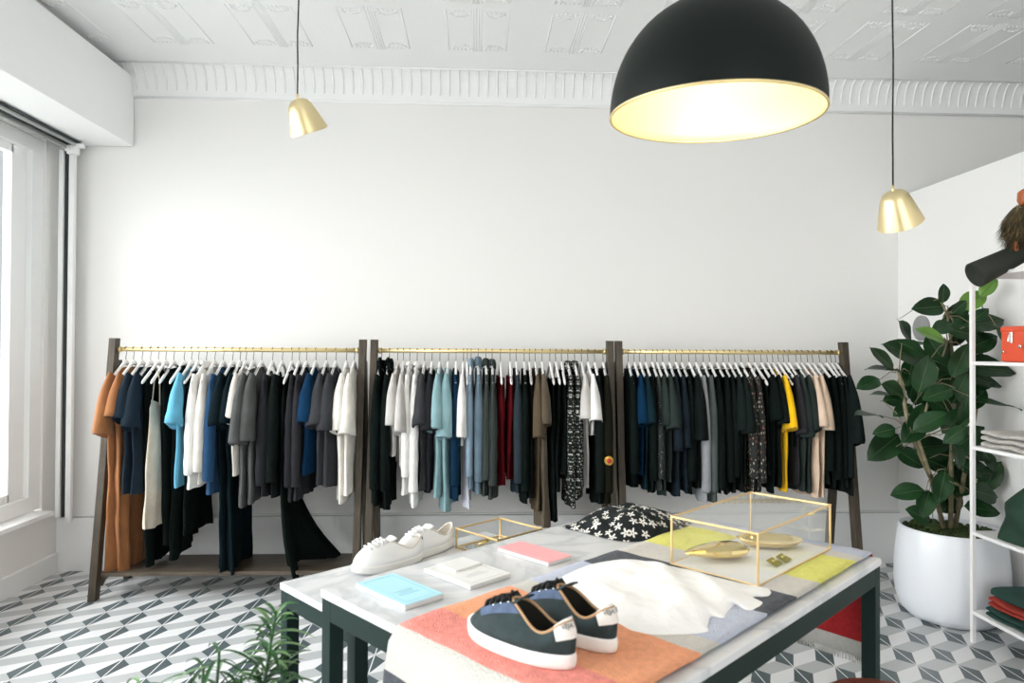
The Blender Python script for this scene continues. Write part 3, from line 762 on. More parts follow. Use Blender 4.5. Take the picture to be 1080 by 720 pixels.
# ------------------------------------------------------------------ shoes
def bez(pts, q):
    n = len(pts)-1; f = q*n; i = min(int(f), n-1); r = f-i
    r = r*r*(3-2*r); return pts[i]*(1-r)+pts[i+1]*r
def shoe(name, loc, rz, mir, label, group, upper, band, tabm, lining, lacem, letters):
    """length along +x (toe at +x), 0.29 long"""
    T = empty(name, loc, rz, label, 'shoe', group); T.scale = (1, 1, 1.04) if band else (.96, .96, .90)
    Ls = .145
    outline = []
    n = 48
    for i in range(n):
        a = 2*pi*i/n; x = cos(a); y = sin(a)
        w = .044+.009*cos(a*1.0-.5)-.004*cos(2*a)
        asym = mir*.005*sin(pi*(x+1)/2)
        outline.append((Ls*math.copysign(abs(x)**.74, x), w*math.copysign(abs(y)**.78, y)+asym))
    def ring(k, z, extra=0, tz=0):
        return [(p[0]*(k+extra), p[1]*k, z+tz*max(0, (p[0]/Ls))**4) for p in outline]
    b = MB(); vs = []
    prof = [(.90, .0), (.985, .004), (1.0, .012), (1.0, .026), (.985, .031), (.92, .032)]
    for k, z in prof: vs += ring(k, z, 0, .008 if z < .02 else .006)
    fs = [(i*n+j, i*n+(j+1)%n, (i+1)*n+(j+1)%n, (i+1)*n+j) for i in range(len(prof)-1) for j in range(n)]
    fs += [tuple(range(n))[::-1], tuple((len(prof)-1)*n+j for j in range(n))]
    b.add(vs, fs); b.build('sole', M['rubber'], T)
    ox_, oa, ob_ = -.058, .076, .0295
    def so_pt(a):
        x = cos(a); y = sin(a); w = .044+.009*cos(a-.5)-.004*cos(2*a)
        return Ls*math.copysign(abs(x)**.74, x)*.975, (w*math.copysign(abs(y)**.78, y))*.965+mir*.005*sin(pi*(x+1)/2)
    def op_pt(a):
        x = ox_+oa*cos(a); y = ob_*sin(a)*(1-.12*cos(a)); q = (cos(a)+1)/2
        z = .092-.030*sin(pi*min(1, q**.8*1.08))**2.0+.008*q**3
        return x, y, z
    def up(a, j, off=0):
        X0, Y0 = so_pt(a); X1, Y1, Z1_ = op_pt(a); toe = max(0, cos(a))**1.5
        h_ = j**(1.75-(.75 if band else .60)*toe); v_ = j**(.82+(.05 if band else -.27)*toe)
        x = X0+(X1-X0)*h_; y = Y0+(Y1-Y0)*h_; z = .028+(Z1_-.028)*v_+toe*(.012 if band else .018)*sin(pi*min(1, j))**.6
        y *= 1+.10*sin(pi*j)*(1-toe); x -= .004*sin(pi*j)*max(0, -cos(a))
        if off:
            e = 1e-3; p = Vector((x, y, z)); u_ = Vector(up(a+e, j))-p; w_ = Vector(up(a, min(j+e, 1.2)))-p; n_ = u_.cross(w_).normalized()
            return tuple(p+n_*off)
        return (x, y, z)
    MB().grid(lambda i, j: up(2*pi*i, j), 56, 16, wrap=True).build('upper', upper, T)
    MB().tube([op_pt(2*pi*k/40) for k in range(41)], .0032, 8, cap=False).build('collar_rim', lining, T)
    b = MB()
    def lin(i, j):
        x, y, z = op_pt(2*pi*i); f = 1+.03*sin(pi*j); return (ox_+(x-ox_)*f*(1-.05*j), y*f, z-(z-.036)*j)
    b.grid(lin, 36, 6, wrap=True); b.build('lining', M['dark_in'] if band is not None else lining, T)
    MB().grid(lambda i, j: (ox_+.080*cos(2*pi*i)*j, .034*sin(2*pi*i)*j, .038), 24, 3, wrap=True).build('insole', M['dark_in'], T)
    tb = MB().grid(lambda i, j: up(pi+(i-.5)*1.35*(1+.22*j), .46+.62*j+.05*j*(1-abs(2*i-1)), .0022), 16, 6).build('heel_tab', tabm, T)
    def tongue(i, j):
        x = .030-.048*i; return (x, (-1+2*j)*(.019+.006*i), .092+.016*i+.006*i*i-.004*(2*j-1)**2)
    MB().grid(tongue, 8, 6).build('tongue', upper, T, solid=.003)
    b = MB()
    for k in range(5):
        jj = 1.0-.125*k
        P_ = [Vector(up(s_*(.62-.02*k), jj*.93, .002)) for s_ in (-1, 1)]; mid = Vector(up(0, jj*.90, .0045))
        b.tube([P_[0], (P_[0]+mid)/2+Vector((.003,0,.002)), mid, (P_[1]+mid)/2+Vector((.003,0,.002)), P_[1]], .0046, 6, squash=(1,.7))
    q = Vector(up(0, .93, .004))
    for sd in (-1, 1): b.tube([q, q+Vector((-.004, sd*.016, .004)), q+Vector((.0, sd*.028, -.006)), q+Vector((.008, sd*.014, .001)), q], .0025, 6); b.tube([q, q+Vector((.012, sd*.016, .002)), q+Vector((.016, sd*.032, -.010))], .0022, 6)
    b.build('laces', lacem, T)
    if band is not None:
        for sd in (-1, 1):
            MB().grid(lambda i, j, sd=sd: up(sd*(.50+.42*j+.25*i), .34+.62*i, .0016), 16, 4).build('suede_overlay', band, T)
    for k in range(3):
        for sd in (-1, 1):
            p = Vector(up(sd*.66, .90-.14*k, .001)); p2 = Vector(up(sd*.66, .90-.14*k, .0028)); MB().tube([p, p2], .0028, 8).build('eyelet', M['chrome'], T)
    if letters:
        for sd in (-1, 1):
            cu = bpy.data.curves.new('lettering', 'FONT'); cu.body = letters; cu.size = .0125; cu.extrude = .0004; cu.align_x = 'CENTER'; cu.align_y = 'CENTER'
            tmp = bpy.data.objects.new('tmp', cu); me = bpy.data.meshes.new_from_object(tmp); bpy.data.objects.remove(tmp)
            me.materials.clear(); me.materials.append(M['ink'])
            lo = bpy.data.objects.new('lettering', me); COL.objects.link(lo); lo.parent = tb
            a0 = pi+sd*.30; p = Vector(up(a0, .86, .0034)); e = .01; nrm = (Vector(up(a0, .86, .01))-Vector(up(a0, .86, .001))).normalized()
            upv = (Vector(up(a0, .95))-Vector(up(a0, .8))).normalized(); upv = (upv-nrm*upv.dot(nrm)).normalized(); xv = upv.cross(nrm)
            lo.matrix_local = Matrix(((xv.x, upv.x, nrm.x, p.x), (xv.y, upv.y, nrm.y, p.y), (xv.z, upv.z, nrm.z, p.z), (0,0,0,1)))
    return T
ang2 = math.atan2(-e2.y, -e2.x)     # toe points away from the near edge
zt = TH+.0125
shoe('sneaker', W(.104, .655, zt), ang2+.05, 1, 'black canvas sneaker with white sole, the nearer of the black pair', 'black sneakers on the blanket', M['canvas'], M['suede'], M['tab'], M['tan'], M['lace'], 'VEJA')
shoe('sneaker', W(.232, .668, zt), ang2-.02, -1, 'black canvas sneaker with white sole, the farther of the black pair', 'black sneakers on the blanket', M['canvas'], M['suede'], M['tab'], M['tan'], M['lace'], 'VEJA')
ang1 = math.atan2(-e1.y, -e1.x)
shoe('sneaker', W(.420, -.290, Z1+.001), ang1-.03, 1, 'white leather sneaker, the nearer of the white pair, beside the blue notebook', 'white sneakers at the back of the table', M['white_leather'], None, M['white_leather'], M['lin_w'], M['white_leather'], 'VEJA')
shoe('sneaker', W(.610, -.328, Z1+.001), ang1+.10, -1, 'white leather sneaker, the farther of the white pair, beside the low glass tray', 'white sneakers at the back of the table', M['white_leather'], None, M['white_leather'], M['lin_w'], M['white_leather'], 'VEJA')

# ------------------------------------------------------------------ notebooks
def book(s0, s1, t0, t1, z, th, cover, label, rot=0, lines=None, frame=None):
    T = empty('notebook', W((s0+s1)/2, (t0+t1)/2, z), TA+rot, label, 'notebook', 'notebooks on the large table')
    a, c = (s1-s0)/2, (t1-t0)/2
    MB().box((0,0,th*.5-.001), (2*a-.002, 2*c-.002, th-.002)).build('pages', M['paper'], T, bevel=.001)
    b = MB(); b.box((0,0,th-.001), (2*a, 2*c, .002))
    b.build('cover', cover, T, bevel=.001)
    b = MB()
    if frame:
        for q in (-1, 1): b.box((0, q*(c-.016), th+.0003), (2*a-.03, .0012, .0006)); b.box((q*(a-.016), 0, th+.0003), (.0012, 2*c-.03, .0006))
    for k in range(lines or 0):
        b.box((.0-.02*(k%2)*.3, -c*.45+k*.009, th+.0003), (a*(1.0-.2*(k%3)), .0018, .0006), rot=None)
    if b.v: b.build('cover_print', frame or M['grey_ink'], T)
    return T
book(.070, .194, .062, .287, TH+.001, .014, M['blue_cover'], 'pale blue notebook near the left corner of the large table', 0, 4, M['blue_dk'])
book(.283, .437, .085, .290, TH+.001, .012, M['paper'], 'white notebook lying between the pale blue and pink notebooks', 0, 3, M['grey_ink'])
T = MB(); T.box((0,0,.003), (.10, .085, .006)); o = T.build('card', M['paper'], bevel=.001); o.location = W(.375, .135, TH+.0135); o.rotation_euler = (0,0,TA)
tag(o, 'small blank white card lying on the white notebook', 'card')
book(.583, .692, .078, .300, TH+.001, .012, M['pink_cover'], 'salmon pink notebook between the gold tray and the white garment', 0, 0, None)

# ------------------------------------------------------------------ gold tray with scalloped lids (low glass tray)
def wireframe(b, pts, edges, r):
    for i, j in edges: b.bar(pts[i], pts[j], r, r)
def glass_box(name, c, hs, ht, h, label, cat, r, base_m, lid=True):
    T = empty(name, c, TA, label, cat)
    P_ = [(x*hs, y*ht, z) for z in (r/2, h) for x, y in ((-1,-1),(1,-1),(1,1),(-1,1))]
    b = MB(); E_ = [(0,1),(1,2),(2,3),(3,0),(4,5),(5,6),(6,7),(7,4),(0,4),(1,5),(2,6),(3,7)]
    wireframe(b, P_, E_, r)
    for p in P_: b.box(p, (r*1.15,)*3)
    b.build('frame', M['gold_line'], T, bevel=.0008)
    b = MB(); b.box((0,0,.003), (2*hs, 2*ht, .003)); b.build('base', base_m, T)
    for sx in (-1, 1):
        MB().box((sx*hs, 0, h/2), (.002, 2*ht-.004, h-.004)).build('pane', M['glass'], T)
        MB().box((0, sx*ht, h/2), (2*hs-.004, .002, h-.004)).build('pane', M['glass'], T)
    if lid: MB().box((0, 0, h), (2*hs-.004, 2*ht-.004, .002)).build('lid_pane', M['glass'], T)
    return T
tr = glass_box('glass_tray', W(.848, -.192, Z1), .114, .112, .072, 'low open glass tray with gold edges behind the pink notebook', 'tray', .006, M['glass'], lid=False)
b = MB(); b.tube([(-.06,.05,.012),(.02,.07,.012)], .006, 10); ob = b.build('gold_clasp', M['gold'], tr)
case = glass_box('display_case', W(1.088, .698, TH+.0115), .252, .134, .143, 'clear glass display case with gold edges on the striped blanket', 'display case', .0055, M['paper'])
b = MB(); b.tube([(.075, -.137, .143), (.115, -.137, .143)], .0035, 8); b.tube([(.095,-.138,.143),(.095,-.144,.137)], .003, 8); b.build('latch', M['brass'], case)
# jewellery inside the case
zc = TH+.0185
def teardrop(L, Wd, Hh, n=24, k=14):
    b = MB()
    def f(i, j):
        a = 2*pi*i; q = j*pi
        x = -cos(q); r = sin(q)**1.0*(1-.42*x)*.8
        return (L*.5*x, Wd*.5*r*cos(a), Hh*.5*(1+r*sin(a)*1.0)-.0*x)
    b.grid(f, n, k, wrap=True, smooth=False); return b
o = teardrop(.215, .125, .052, 16, 9).build('gold_clutch', M['gold']); o.location = W(.965, .638, zc); o.rotation_euler = (0, 0, TA+math.radians(152))
tag(o, 'polished gold teardrop-shaped ornament in the front left of the glass case', 'ornament')
cr = MB().lathe([(0,.004),(.05,.003),(.075,.010),(.090,.024),(.092,.026),(.089,.027),(.073,.015),(.05,.009),(0,.008)], n=56)
cr.v = [(x*1.12, y*.70, z) for x, y, z in cr.v]; o = cr.build('gold_dish', M['gold']); o.location = W(1.215, .690, zc); o.rotation_euler = (0, 0, -.12)
tag(o, 'shallow oval polished gold dish at the back right of the glass case', 'dish')
for k, (s, t) in enumerate(((1.040, .785), (1.098, .787))):
    T = empty('earring_card', W(s, t, zc), TA+.08, ('olive card with gold studs, left of the two in the glass case', 'olive card with gold studs, right of the two in the glass case')[k], 'earring card', 'earring cards in the glass case')
    MB().box((0, 0, .0075), (.046, .034, .003), rot=Matrix.Rotation(.35, 3, 'X')).build('card_face', M['olive'], T, bevel=.0008)
    b = MB()
    for q in (-.009, .009): b.tube([(q, .002, .010), (q, .0, .014)], .0035, 8)
    b.build('stud', M['gold'], T)

# ------------------------------------------------------------------ garments lying on the table
def heap(name, bnd, z0, hfn, m, label, cat, group=None, nr=16, seed=1, rim=.004, lay=1.0):
    cx = sum(p[0] for p in bnd)/len(bnd); cy = sum(p[1] for p in bnd)/len(bnd); K = 8; N = len(bnd)*K
    def bp(i):
        q = (i % 1)*len(bnd); k = int(q); r = q-k
        p0, p1, p2, p3 = bnd[(k-1) % len(bnd)], bnd[k % len(bnd)], bnd[(k+1) % len(bnd)], bnd[(k+2) % len(bnd)]
        def cr_(a, b_, c, d): return .5*((2*b_)+(-a+c)*r+(2*a-5*b_+4*c-d)*r*r+(-a+3*b_-3*c+d)*r**3)
        return cr_(p0[0], p1[0], p2[0], p3[0]), cr_(p0[1], p1[1], p2[1], p3[1])
    b = MB()
    def f(i, j):
        x, y = bp(i); r = 1-j; k_ = [bp(i+d/60) for d in (-5,-4,-3,-2,-1,0,1,2,3,4,5)]
        mx_ = sum(p[0] for p in k_)/11; my_ = sum(p[1] for p in k_)/11; g_ = r**6
        s = cx+((mx_+(x-mx_)*g_)-cx)*r; t = cy+((my_+(y-my_)*g_)-cy)*r
        e = min(1, (1-r**5))
        z = z0+rim*(1 if j > .001 else .4)+hfn(s, t, r)*e
        return W(s, t, z)
    b.grid(f, N, nr, wrap=True)
    b.grid(lambda i, j: W(bp(i)[0]*(1-.02*j)+cx*.02*j, bp(i)[1]*(1-.02*j)+cy*.02*j, z0+rim*.4*(1-j)), N, 1, wrap=True)
    o = b.build(name, m); tag(o, label, cat, group); return o
def wr(s, t, sc_=1, seed=0):
    return noise.noise(Vector((s*9*sc_+seed, t*9*sc_, seed)))*.5+.5
shirt = [(.491,.418),(.609,.394),(.71,.405),(.785,.44),(.812,.51),(.820,.60),(.822,.70),(.826,.80),(.845,.855),(.79,.885),(.754,.86),(.73,.90),(.659,.894),(.663,.855),(.60,.87),(.562,.883),(.555,.852),(.50,.872),(.466,.885),(.379,.832),(.355,.773),(.361,.688),(.39,.592),(.386,.517),(.42,.45)]
M['blouse'] = mat('white_blouse_cloth', (.86,.86,.86), .85, bump=.4, bscale=25)
heap('blouse', shirt, TH+.011, lambda s, t, r: .008+.010*(1-r**3)+.010*abs(sin((s*.8+t*.6)*16+3*noise.noise(Vector((s*5,t*5,3)))))**3*(1-r**6)+.012*(noise.noise(Vector((s*7+1, t*4, 2)))+.5)*(1-r**4)+.008*abs(noise.noise(Vector(((s+t*.6)*9, (t-s*.5)*3, 5))))+.004*abs(noise.noise(Vector((s*22, t*17, 8)))), M['blouse'], 'white ruffled blouse laid rumpled across the striped blanket', 'blouse', nr=26)
flo = [(.960,.030),(.955,.12),(.950,.20),(.960,.29),(1.02,.345),(1.09,.385),(1.16,.375),(1.24,.36),(1.34,.33),(1.375,.22),(1.37,.10),(1.34,.02),(1.22,.012),(1.08,.02)]
m_fl = flowers('floral_crepe', (.010,.013,.014), (.70,.69,.65), 25, (0, 1), .42)
heap('blouse', flo, TH+.001, lambda s, t, r: (.026*(1-r**8)+.016*(1-r*r)+.050*abs(noise.noise(Vector((s*6+3, t*5, 1))))*(1-r**4)+.02*abs(noise.noise(Vector((s*14, t*9, 4))))*(1-r**6)), m_fl, 'black blouse with white flower print heaped at the far corner of the large table', 'blouse', nr=22)

# ------------------------------------------------------------------ pendant lamps
def cordp(p0, z1, r=.0035, wob=.004, seed=0):
    return [(p0[0]+wob*sin(k*1.3+seed)*(k/12)*(1-k/12)*2, p0[1], p0[2]+(z1-p0[2])*k/12) for k in range(13)]
T = empty('pendant_lamp', (.655, 1.90, 2.165), 0, 'large black dome pendant lamp with gold interior', 'pendant lamp'); T.rotation_euler = (math.radians(2.6), 0, 0)
R_ = .293; prof = []
for k in range(21):
    a = k/20*pi/2*.965; prof.append((R_*cos(a)**.92 if cos(a) > 0 else 0, .315*sin(a)))
prof = [(R_, -.006)]+prof+[(.03, .318), (.03, .345), (.012, .365)]
MB().lathe(prof, n=72).build('lamp_shade', M['black_shade'], T, solid=.0)
pin = [(R_-.004, -.006)]+[(p[0]-.006 if p[0] > .02 else .01, p[1]-.004) for p in prof[1:-3]]+[(.0, .305)]
MB().lathe(pin, n=72).build('lamp_lining', M['gold_in'], T)
MB().tube([((R_-.002)*cos(2*pi*k/72), (R_-.002)*sin(2*pi*k/72), -.006) for k in range(73)], .004, 6, cap=False).build('rim', M['brass'], T)
MB().lathe([(0,-.035),(.025,-.028),(.038,0),(.034,.025),(.016,.055),(.014,.08),(0,.08)], (0,0,.16), n=24).build('bulb', M['bulb'], T)
MB().lathe([(0,.24),(.02,.24),(.02,.31),(0,.31)], n=20).build('socket', M['brass'], T)
MB().tube([(0,0,.36), (0,0,ZC-2.165)], .004, 8).build('cord', M['cord'], T)
MB().lathe([(.06,ZC-2.165),(.06,ZC-2.185),(0,ZC-2.19)], n=24).build('ceiling_rose', M['black_shade'], T)
def small_pendant(loc, label, tilt, sc_, seed):
    T = empty('pendant_lamp', loc, 0, label, 'pendant lamp', 'small brass pendant lamps')
    rot = Matrix.Rotation(tilt[1], 3, 'Z') @ Matrix.Rotation(tilt[0], 3, 'Y')
    pr = [(.086,-.142),(.080,-.12),(.070,-.085),(.060,-.05),(.051,-.025),(.040,-.009),(.026,-.001),(.010,.002),(.0,.002)]
    pr = [(r*sc_, z*sc_) for r, z in pr]
    sh = MB().lathe(pr, n=48, rot=rot).build('lamp_shade', M['brass2'], T)
    MB().lathe([(r*.955 if r > .02 else r, z-.003) for r, z in pr], n=48, rot=rot).build('lamp_lining', M['brass2'], T)
    c = rot @ Vector((0,0,-.075*sc_))
    MB().lathe([(0,-.028),(.018,-.022),(.026,0),(.018,.022),(.01,.035),(0,.035)], c, n=20).build('bulb', M['bulb'], T)
    MB().tube([(0,0,-.01),(0,0,.022)], .0052, 10).build('cord_grip', M['brass'], T)
    MB().tube(cordp((0,0,.02), ZC-loc[2], seed=seed), .0032, 8).build('cord', M['cord'], T)
    MB().lathe([(.045,ZC-loc[2]),(.045,ZC-loc[2]-.02),(0,ZC-loc[2]-.022)], n=24).build('ceiling_rose', M['trim'], T)
    p = bpy.data.lights.new('lamp_light', 'POINT'); p.energy = 1.6; p.color = (1,.85,.6); p.shadow_soft_size = .03
    lo = bpy.data.objects.new('lamp_light', p); COL.objects.link(lo); lo.parent = T; lo.location = rot @ Vector((0,0,-.13*sc_))
small_pendant((-.798, 3.0, 2.575), 'small tilted brass pendant lamp hanging above the left clothes rack', (-.50, .95), .98, 0)
small_pendant((1.600, 2.6, 2.122), 'small tilted brass pendant lamp hanging near the white partition', (-.52, .62), .98, 2)
p = bpy.data.lights.new('dome_light', 'POINT'); p.energy = 3.2; p.color = (1,.86,.62); p.shadow_soft_size = .06
lo = bpy.data.objects.new('dome_light', p); COL.objects.link(lo); lo.location = (.672, 1.90, 2.165+.095)

# ------------------------------------------------------------------ potted fig
T = empty('potted_fig', (2.665, 3.79, 0), 0, 'large leafy fig plant in a round white floor pot', 'potted plant')
pp = [(0,0),(.19,.0),(.225,.010),(.262,.05),(.284,.12),(.292,.20),(.290,.30),(.280,.40),(.266,.50),(.262,.508),(.254,.506),(.250,.45),(0,.44)]
MB().lathe([(r*.975, z) for r, z in pp], n=72).build('pot', M['pot'], T)
so = MB(); so.grid(lambda i, j: ((.25*(1-j))*cos(2*pi*i), (.25*(1-j))*sin(2*pi*i), .475+.02*noise.noise(Vector((i*20, j*6, 0)))*(1 if j > .1 else 0)+.012*j), 40, 12, wrap=True)
rn = random.Random(4)
for k in range(220):
    a, r = rn.uniform(0, 6.28), .235*rn.random()**.5; so.lathe([(0,-.01),(.012,-.004),(.014,.004),(.006,.014),(0,.016)], (r*cos(a), r*sin(a), .483), n=6)
so.build('moss', M['soil'], T)
def leaf(b, c, d, nrm, L, Wd, mi=0, curl=.12, tip=1.0):
    d = Vector(d).normalized(); n = Vector(nrm); n = (n-d*n.dot(d)).normalized(); x = d.cross(n); nu, nv = 6, 8; vs = []
    for j in range(nv+1):
        q = j/nv; w = Wd*.5*(sin(pi*min(1, q**.85))**.72)*(1 if q < 1 else 0)
        for i in range(nu+1):
            v = -1+2*i/nu
            vs.append(Vector(c)+d*(q-.5)*L+x*w*v+n*(.16*w*abs(v)*1.3-curl*L*(q-.5)**2*1.6+.02*L*sin(q*9+v*2)))
    fs = [(j*(nu+1)+i, j*(nu+1)+i+1, (j+1)*(nu+1)+i+1, (j+1)*(nu+1)+i) for j in range(nv) for i in range(nu)]
    b.add(vs, fs, mi, True)
    vm = [Vector(c)+d*(q-.5)*L+n*(-curl*L*(q-.5)**2*1.6+.02*L*sin(q*9)+.0012) for q in (0,.15,.3,.45,.6,.75,.9)]
    b.tube([vm[0]-d*.25*L*.4]+vm, [.0016]*3+[.0014]*3+[.0008]*2, 5, 2)
LV = [(2.55,3.68,1.82,90,.09),(2.55,3.8,1.75,5,.17),(2.68,3.73,1.75,40,.09),(2.7,3.82,1.71,20,.1),(2.45,3.83,1.48,-25,.26),(2.16,3.61,1.46,-50,.14),(2.17,3.59,1.4,-5,.18),(2.26,3.91,1.31,18,.15),(2.27,3.68,1.28,-25,.16),(2.22,3.67,1.26,-5,.15),(2.3,3.98,1.12,-5,.17),(2.27,3.77,1.05,12,.12),(2.35,3.91,.94,35,.21),(2.43,3.77,1.05,40,.16),(2.42,3.84,1.16,30,.11),(2.45,3.64,1.59,-25,.14),(2.66,3.83,1.49,60,.15),(2.6,3.93,1.54,0,.15),(2.72,3.79,1.59,60,.12),(2.49,3.88,1.38,70,.15),(2.53,3.85,1.36,-60,.12),(2.47,3.61,1.27,20,.15),(2.72,3.88,1.19,-30,.17),(2.59,3.82,1.17,50,.14),(2.56,3.7,1.12,10,.14),(2.55,3.59,1.05,40,.12),(2.64,3.93,.92,-5,.15),(2.41,3.77,.95,-20,.1),(2.67,3.87,.84,-20,.19),(2.42,3.80,.70,12,.15),(2.50,3.76,.64,60,.15),(2.45,3.74,.585,-24,.16),(2.58,3.74,.74,70,.16),(2.70,3.83,.64,40,.15),(2.84,3.72,1.86,50,.11),(2.78,3.76,1.79,30,.16),(2.80,3.69,1.66,10,.20),(2.75,3.67,1.7,40,.1),(2.80,3.78,1.54,-60,.14),(2.82,3.70,1.41,-10,.24),(2.80,3.72,1.34,-15,.2),(2.78,3.73,1.31,-50,.12),(2.83,3.66,1.21,-8,.22),(2.80,3.76,.92,-20,.18),(2.86,3.74,.88,-60,.11),(2.80,3.74,.82,-4,.12),(2.80,3.70,.71,-15,.17),(2.75,3.66,.68,-35,.15),(2.80,3.72,.62,-10,.15),(2.84,3.80,1.0,5,.13),(2.78,3.84,.79,60,.17),(2.75,3.81,.73,20,.14),(2.69,3.87,.93,30,.15),(2.63,3.66,1.3,70,.16),(2.80,3.84,1.46,80,.15),(2.69,3.81,1.38,20,.16),(2.55,3.69,1.63,20,.14),(2.61,3.61,1.17,80,.14),(2.53,3.92,1.29,70,.12),(2.68,3.98,1.33,40,.13),(2.59,3.62,.93,-60,.14),(2.80,3.8,1.51,30,.13)]
rn = random.Random(12)
for k in range(12):
    LV.append((rn.uniform(2.72,2.90), rn.uniform(3.62,3.90), rn.uniform(.7,1.75), rn.uniform(-60,60), rn.uniform(.13,.17)))
for k in range(26):
    LV.append((rn.uniform(2.42,2.78), rn.uniform(3.64,3.98), rn.uniform(.85,1.7), rn.uniform(-80,80), rn.uniform(.13,.18)))
fb = MB(); sb = MB()
trunks = [[(0,0,.5),(.02,.02,.9),(.03,.0,1.35),(.0,.02,1.70),(-.06,0,1.80)], [(-.04,.0,.5),(-.10,.02,.78),(-.20,-.02,1.0),(-.14,-.05,1.3),(-.05,-.05,1.55)], [(.04,.02,.5),(.10,.0,.9),(.16,-.02,1.3),(.18,-.02,1.72)], [(-.10,.02,.78),(-.24,0,1.05),(-.33,-.05,1.38)]]
for tk in trunks: sb.tube(tk, [.014-.0022*i for i in range(len(tk))], 8)
tp = [Vector(p) for tk in trunks for p in tk[1:]]
for i, (x, y, z, a, L) in enumerate(LV):
    c = Vector((x-2.665, y-3.79, z)); a = math.radians(a)
    s = 1
    if c.x < -.05 and i < 62: s = -1
    d = Vector((s*cos(a), rn.uniform(-.35,.25), s*sin(a)))
    if i in (0, 16): d = Vector((0,-.1,1))
    n = Vector((rn.uniform(-.4,.4), -1, rn.uniform(.2,1.1)))
    thin = i in (6, 9, 10, 17, 27, 42, 47)
    if thin: n = Vector((rn.uniform(-.2,.2), -.15, 1))
    L *= 1.22; leaf(fb, c, d, n, L, L*rn.uniform(.50,.64), 1 if i in (15, 34, 35) else 0)
    basep = c-d.normalized()*L*.55; near = min(tp, key=lambda p: (p-basep).length)
    sb.tube([near, (near+basep)/2+Vector((0,0,.02)), basep], [.004,.003,.0018], 5)
sb.build('stem', M['stem'], T); fb.build('foliage', [M['leaf'], M['leaf_l'], M['vein']], T)

# ------------------------------------------------------------------ lily-like plant in front
T = empty('potted_dracaena', (-.62, 1.48, 0), 0, 'leafy green plant with arching narrow leaves in front of the table corner', 'potted plant')
MB().lathe([(0,0),(.11,0),(.13,.02),(.15,.28),(.155,.30),(.142,.30),(.138,.26),(0,.26)], n=40).build('pot', M['pot'], T)
MB().lathe([(.138,.265),(.08,.28),(0,.285)], n=24).build('soil', M['soil'], T)
fb = MB(); sb = MB(); rn = random.Random(77)
def blade(b, p, d, L, w, droop, mi):
    d = Vector(d).normalized(); vs = []; n = 9; side = d.cross(Vector((0,0,1))).normalized()
    for k in range(n+1):
        q = k/n; c = Vector(p)+d*L*q+Vector((0,0,-droop*L*q*q)); ww = w*.5*(sin(pi*min(.98, q*.9+.08))**.8)
        vs += [c-side*ww+Vector((0,0,ww*.5)), c, c+side*ww+Vector((0,0,ww*.5))]
    b.add(vs, [(k*3+i, k*3+i+1, k*3+i+4, k*3+i+3) for k in range(n) for i in (0, 1)], mi, True)
cans = [((.185,.02), .955, 'up', 150, .080), ((.205,.04), .84, 'up', 80, .085), ((.085,-.03), .895, 'arch', 22, .085), ((.12,.0), .83, 'arch', 30, .09), ((.03,.03), .84, 'arch', 30, .09), ((-.10,.03), .80, 'arch', 26, .09), ((-.17,.02), .785, 'arch', 20, .09), ((-.01,.0), .79, 'mass', 70, .085), ((.07,-.06), .80, 'mass', 70, .085), ((.10,.04), .80, 'mass', 70, .085), ((-.06,-.06), .77, 'mass', 50, .085), ((.15,-.05), .77, 'mass', 50, .08)]
for (dx, dy), zt_, kind, n, L in cans:
    base = Vector((dx*.3, dy*.3, .28)); topp = Vector((dx, dy, zt_-.02))
    mid = (base+topp)/2+Vector((dx*.1, 0, .02)); sb.tube([base, mid, topp], [.006,.005,.003], 6)
    for k in range(n):
        q = 1-(k/n)*(.85 if kind == 'up' else .35)
        p = base*(1-q)**2+mid*2*q*(1-q)+topp*q*q
        a = k*2.4+rn.uniform(-.3,.3); el = rn.uniform(.1,.5) if kind != 'up' else (.9 if q > .97 else rn.uniform(.25,.95))
        if kind == 'up': LL = L*(.9+.35*rn.random())*(1 if q < .95 else .75); dr = .42
        else: LL = L*rn.uniform(.7,1.5); dr = rn.uniform(.5,1.1)
        blade(fb, p, (cos(a), sin(a)*.9, el), LL, .0108 if kind == 'up' else .0095, dr, 0 if rn.random() < .72 else 1)
sb.build('stem', M['grass'], T); fb.build('foliage', [M['grass'], M['grass_l']], T)

# ------------------------------------------------------------------ white shelving on the right
SX, SY = 2.545, 3.45; SW, SD = .40, .82
T = empty('shelf_unit', (SX, SY, 0), 0, 'white metal shelving unit along the right partition', 'shelving')
for x in (0, SW):
    for y in (0, -SD):
        MB().box((x, y, .95), (.020, .020, 1.90)).build('post', M['white_metal'], T, bevel=.002)
for z in (.165, .572, 1.012, 1.448, 1.895):
    MB().box((SW/2, -SD/2, z-.009), (SW+.016, SD+.016, .018)).build('shelf', M['white_metal'], T, bevel=.002)
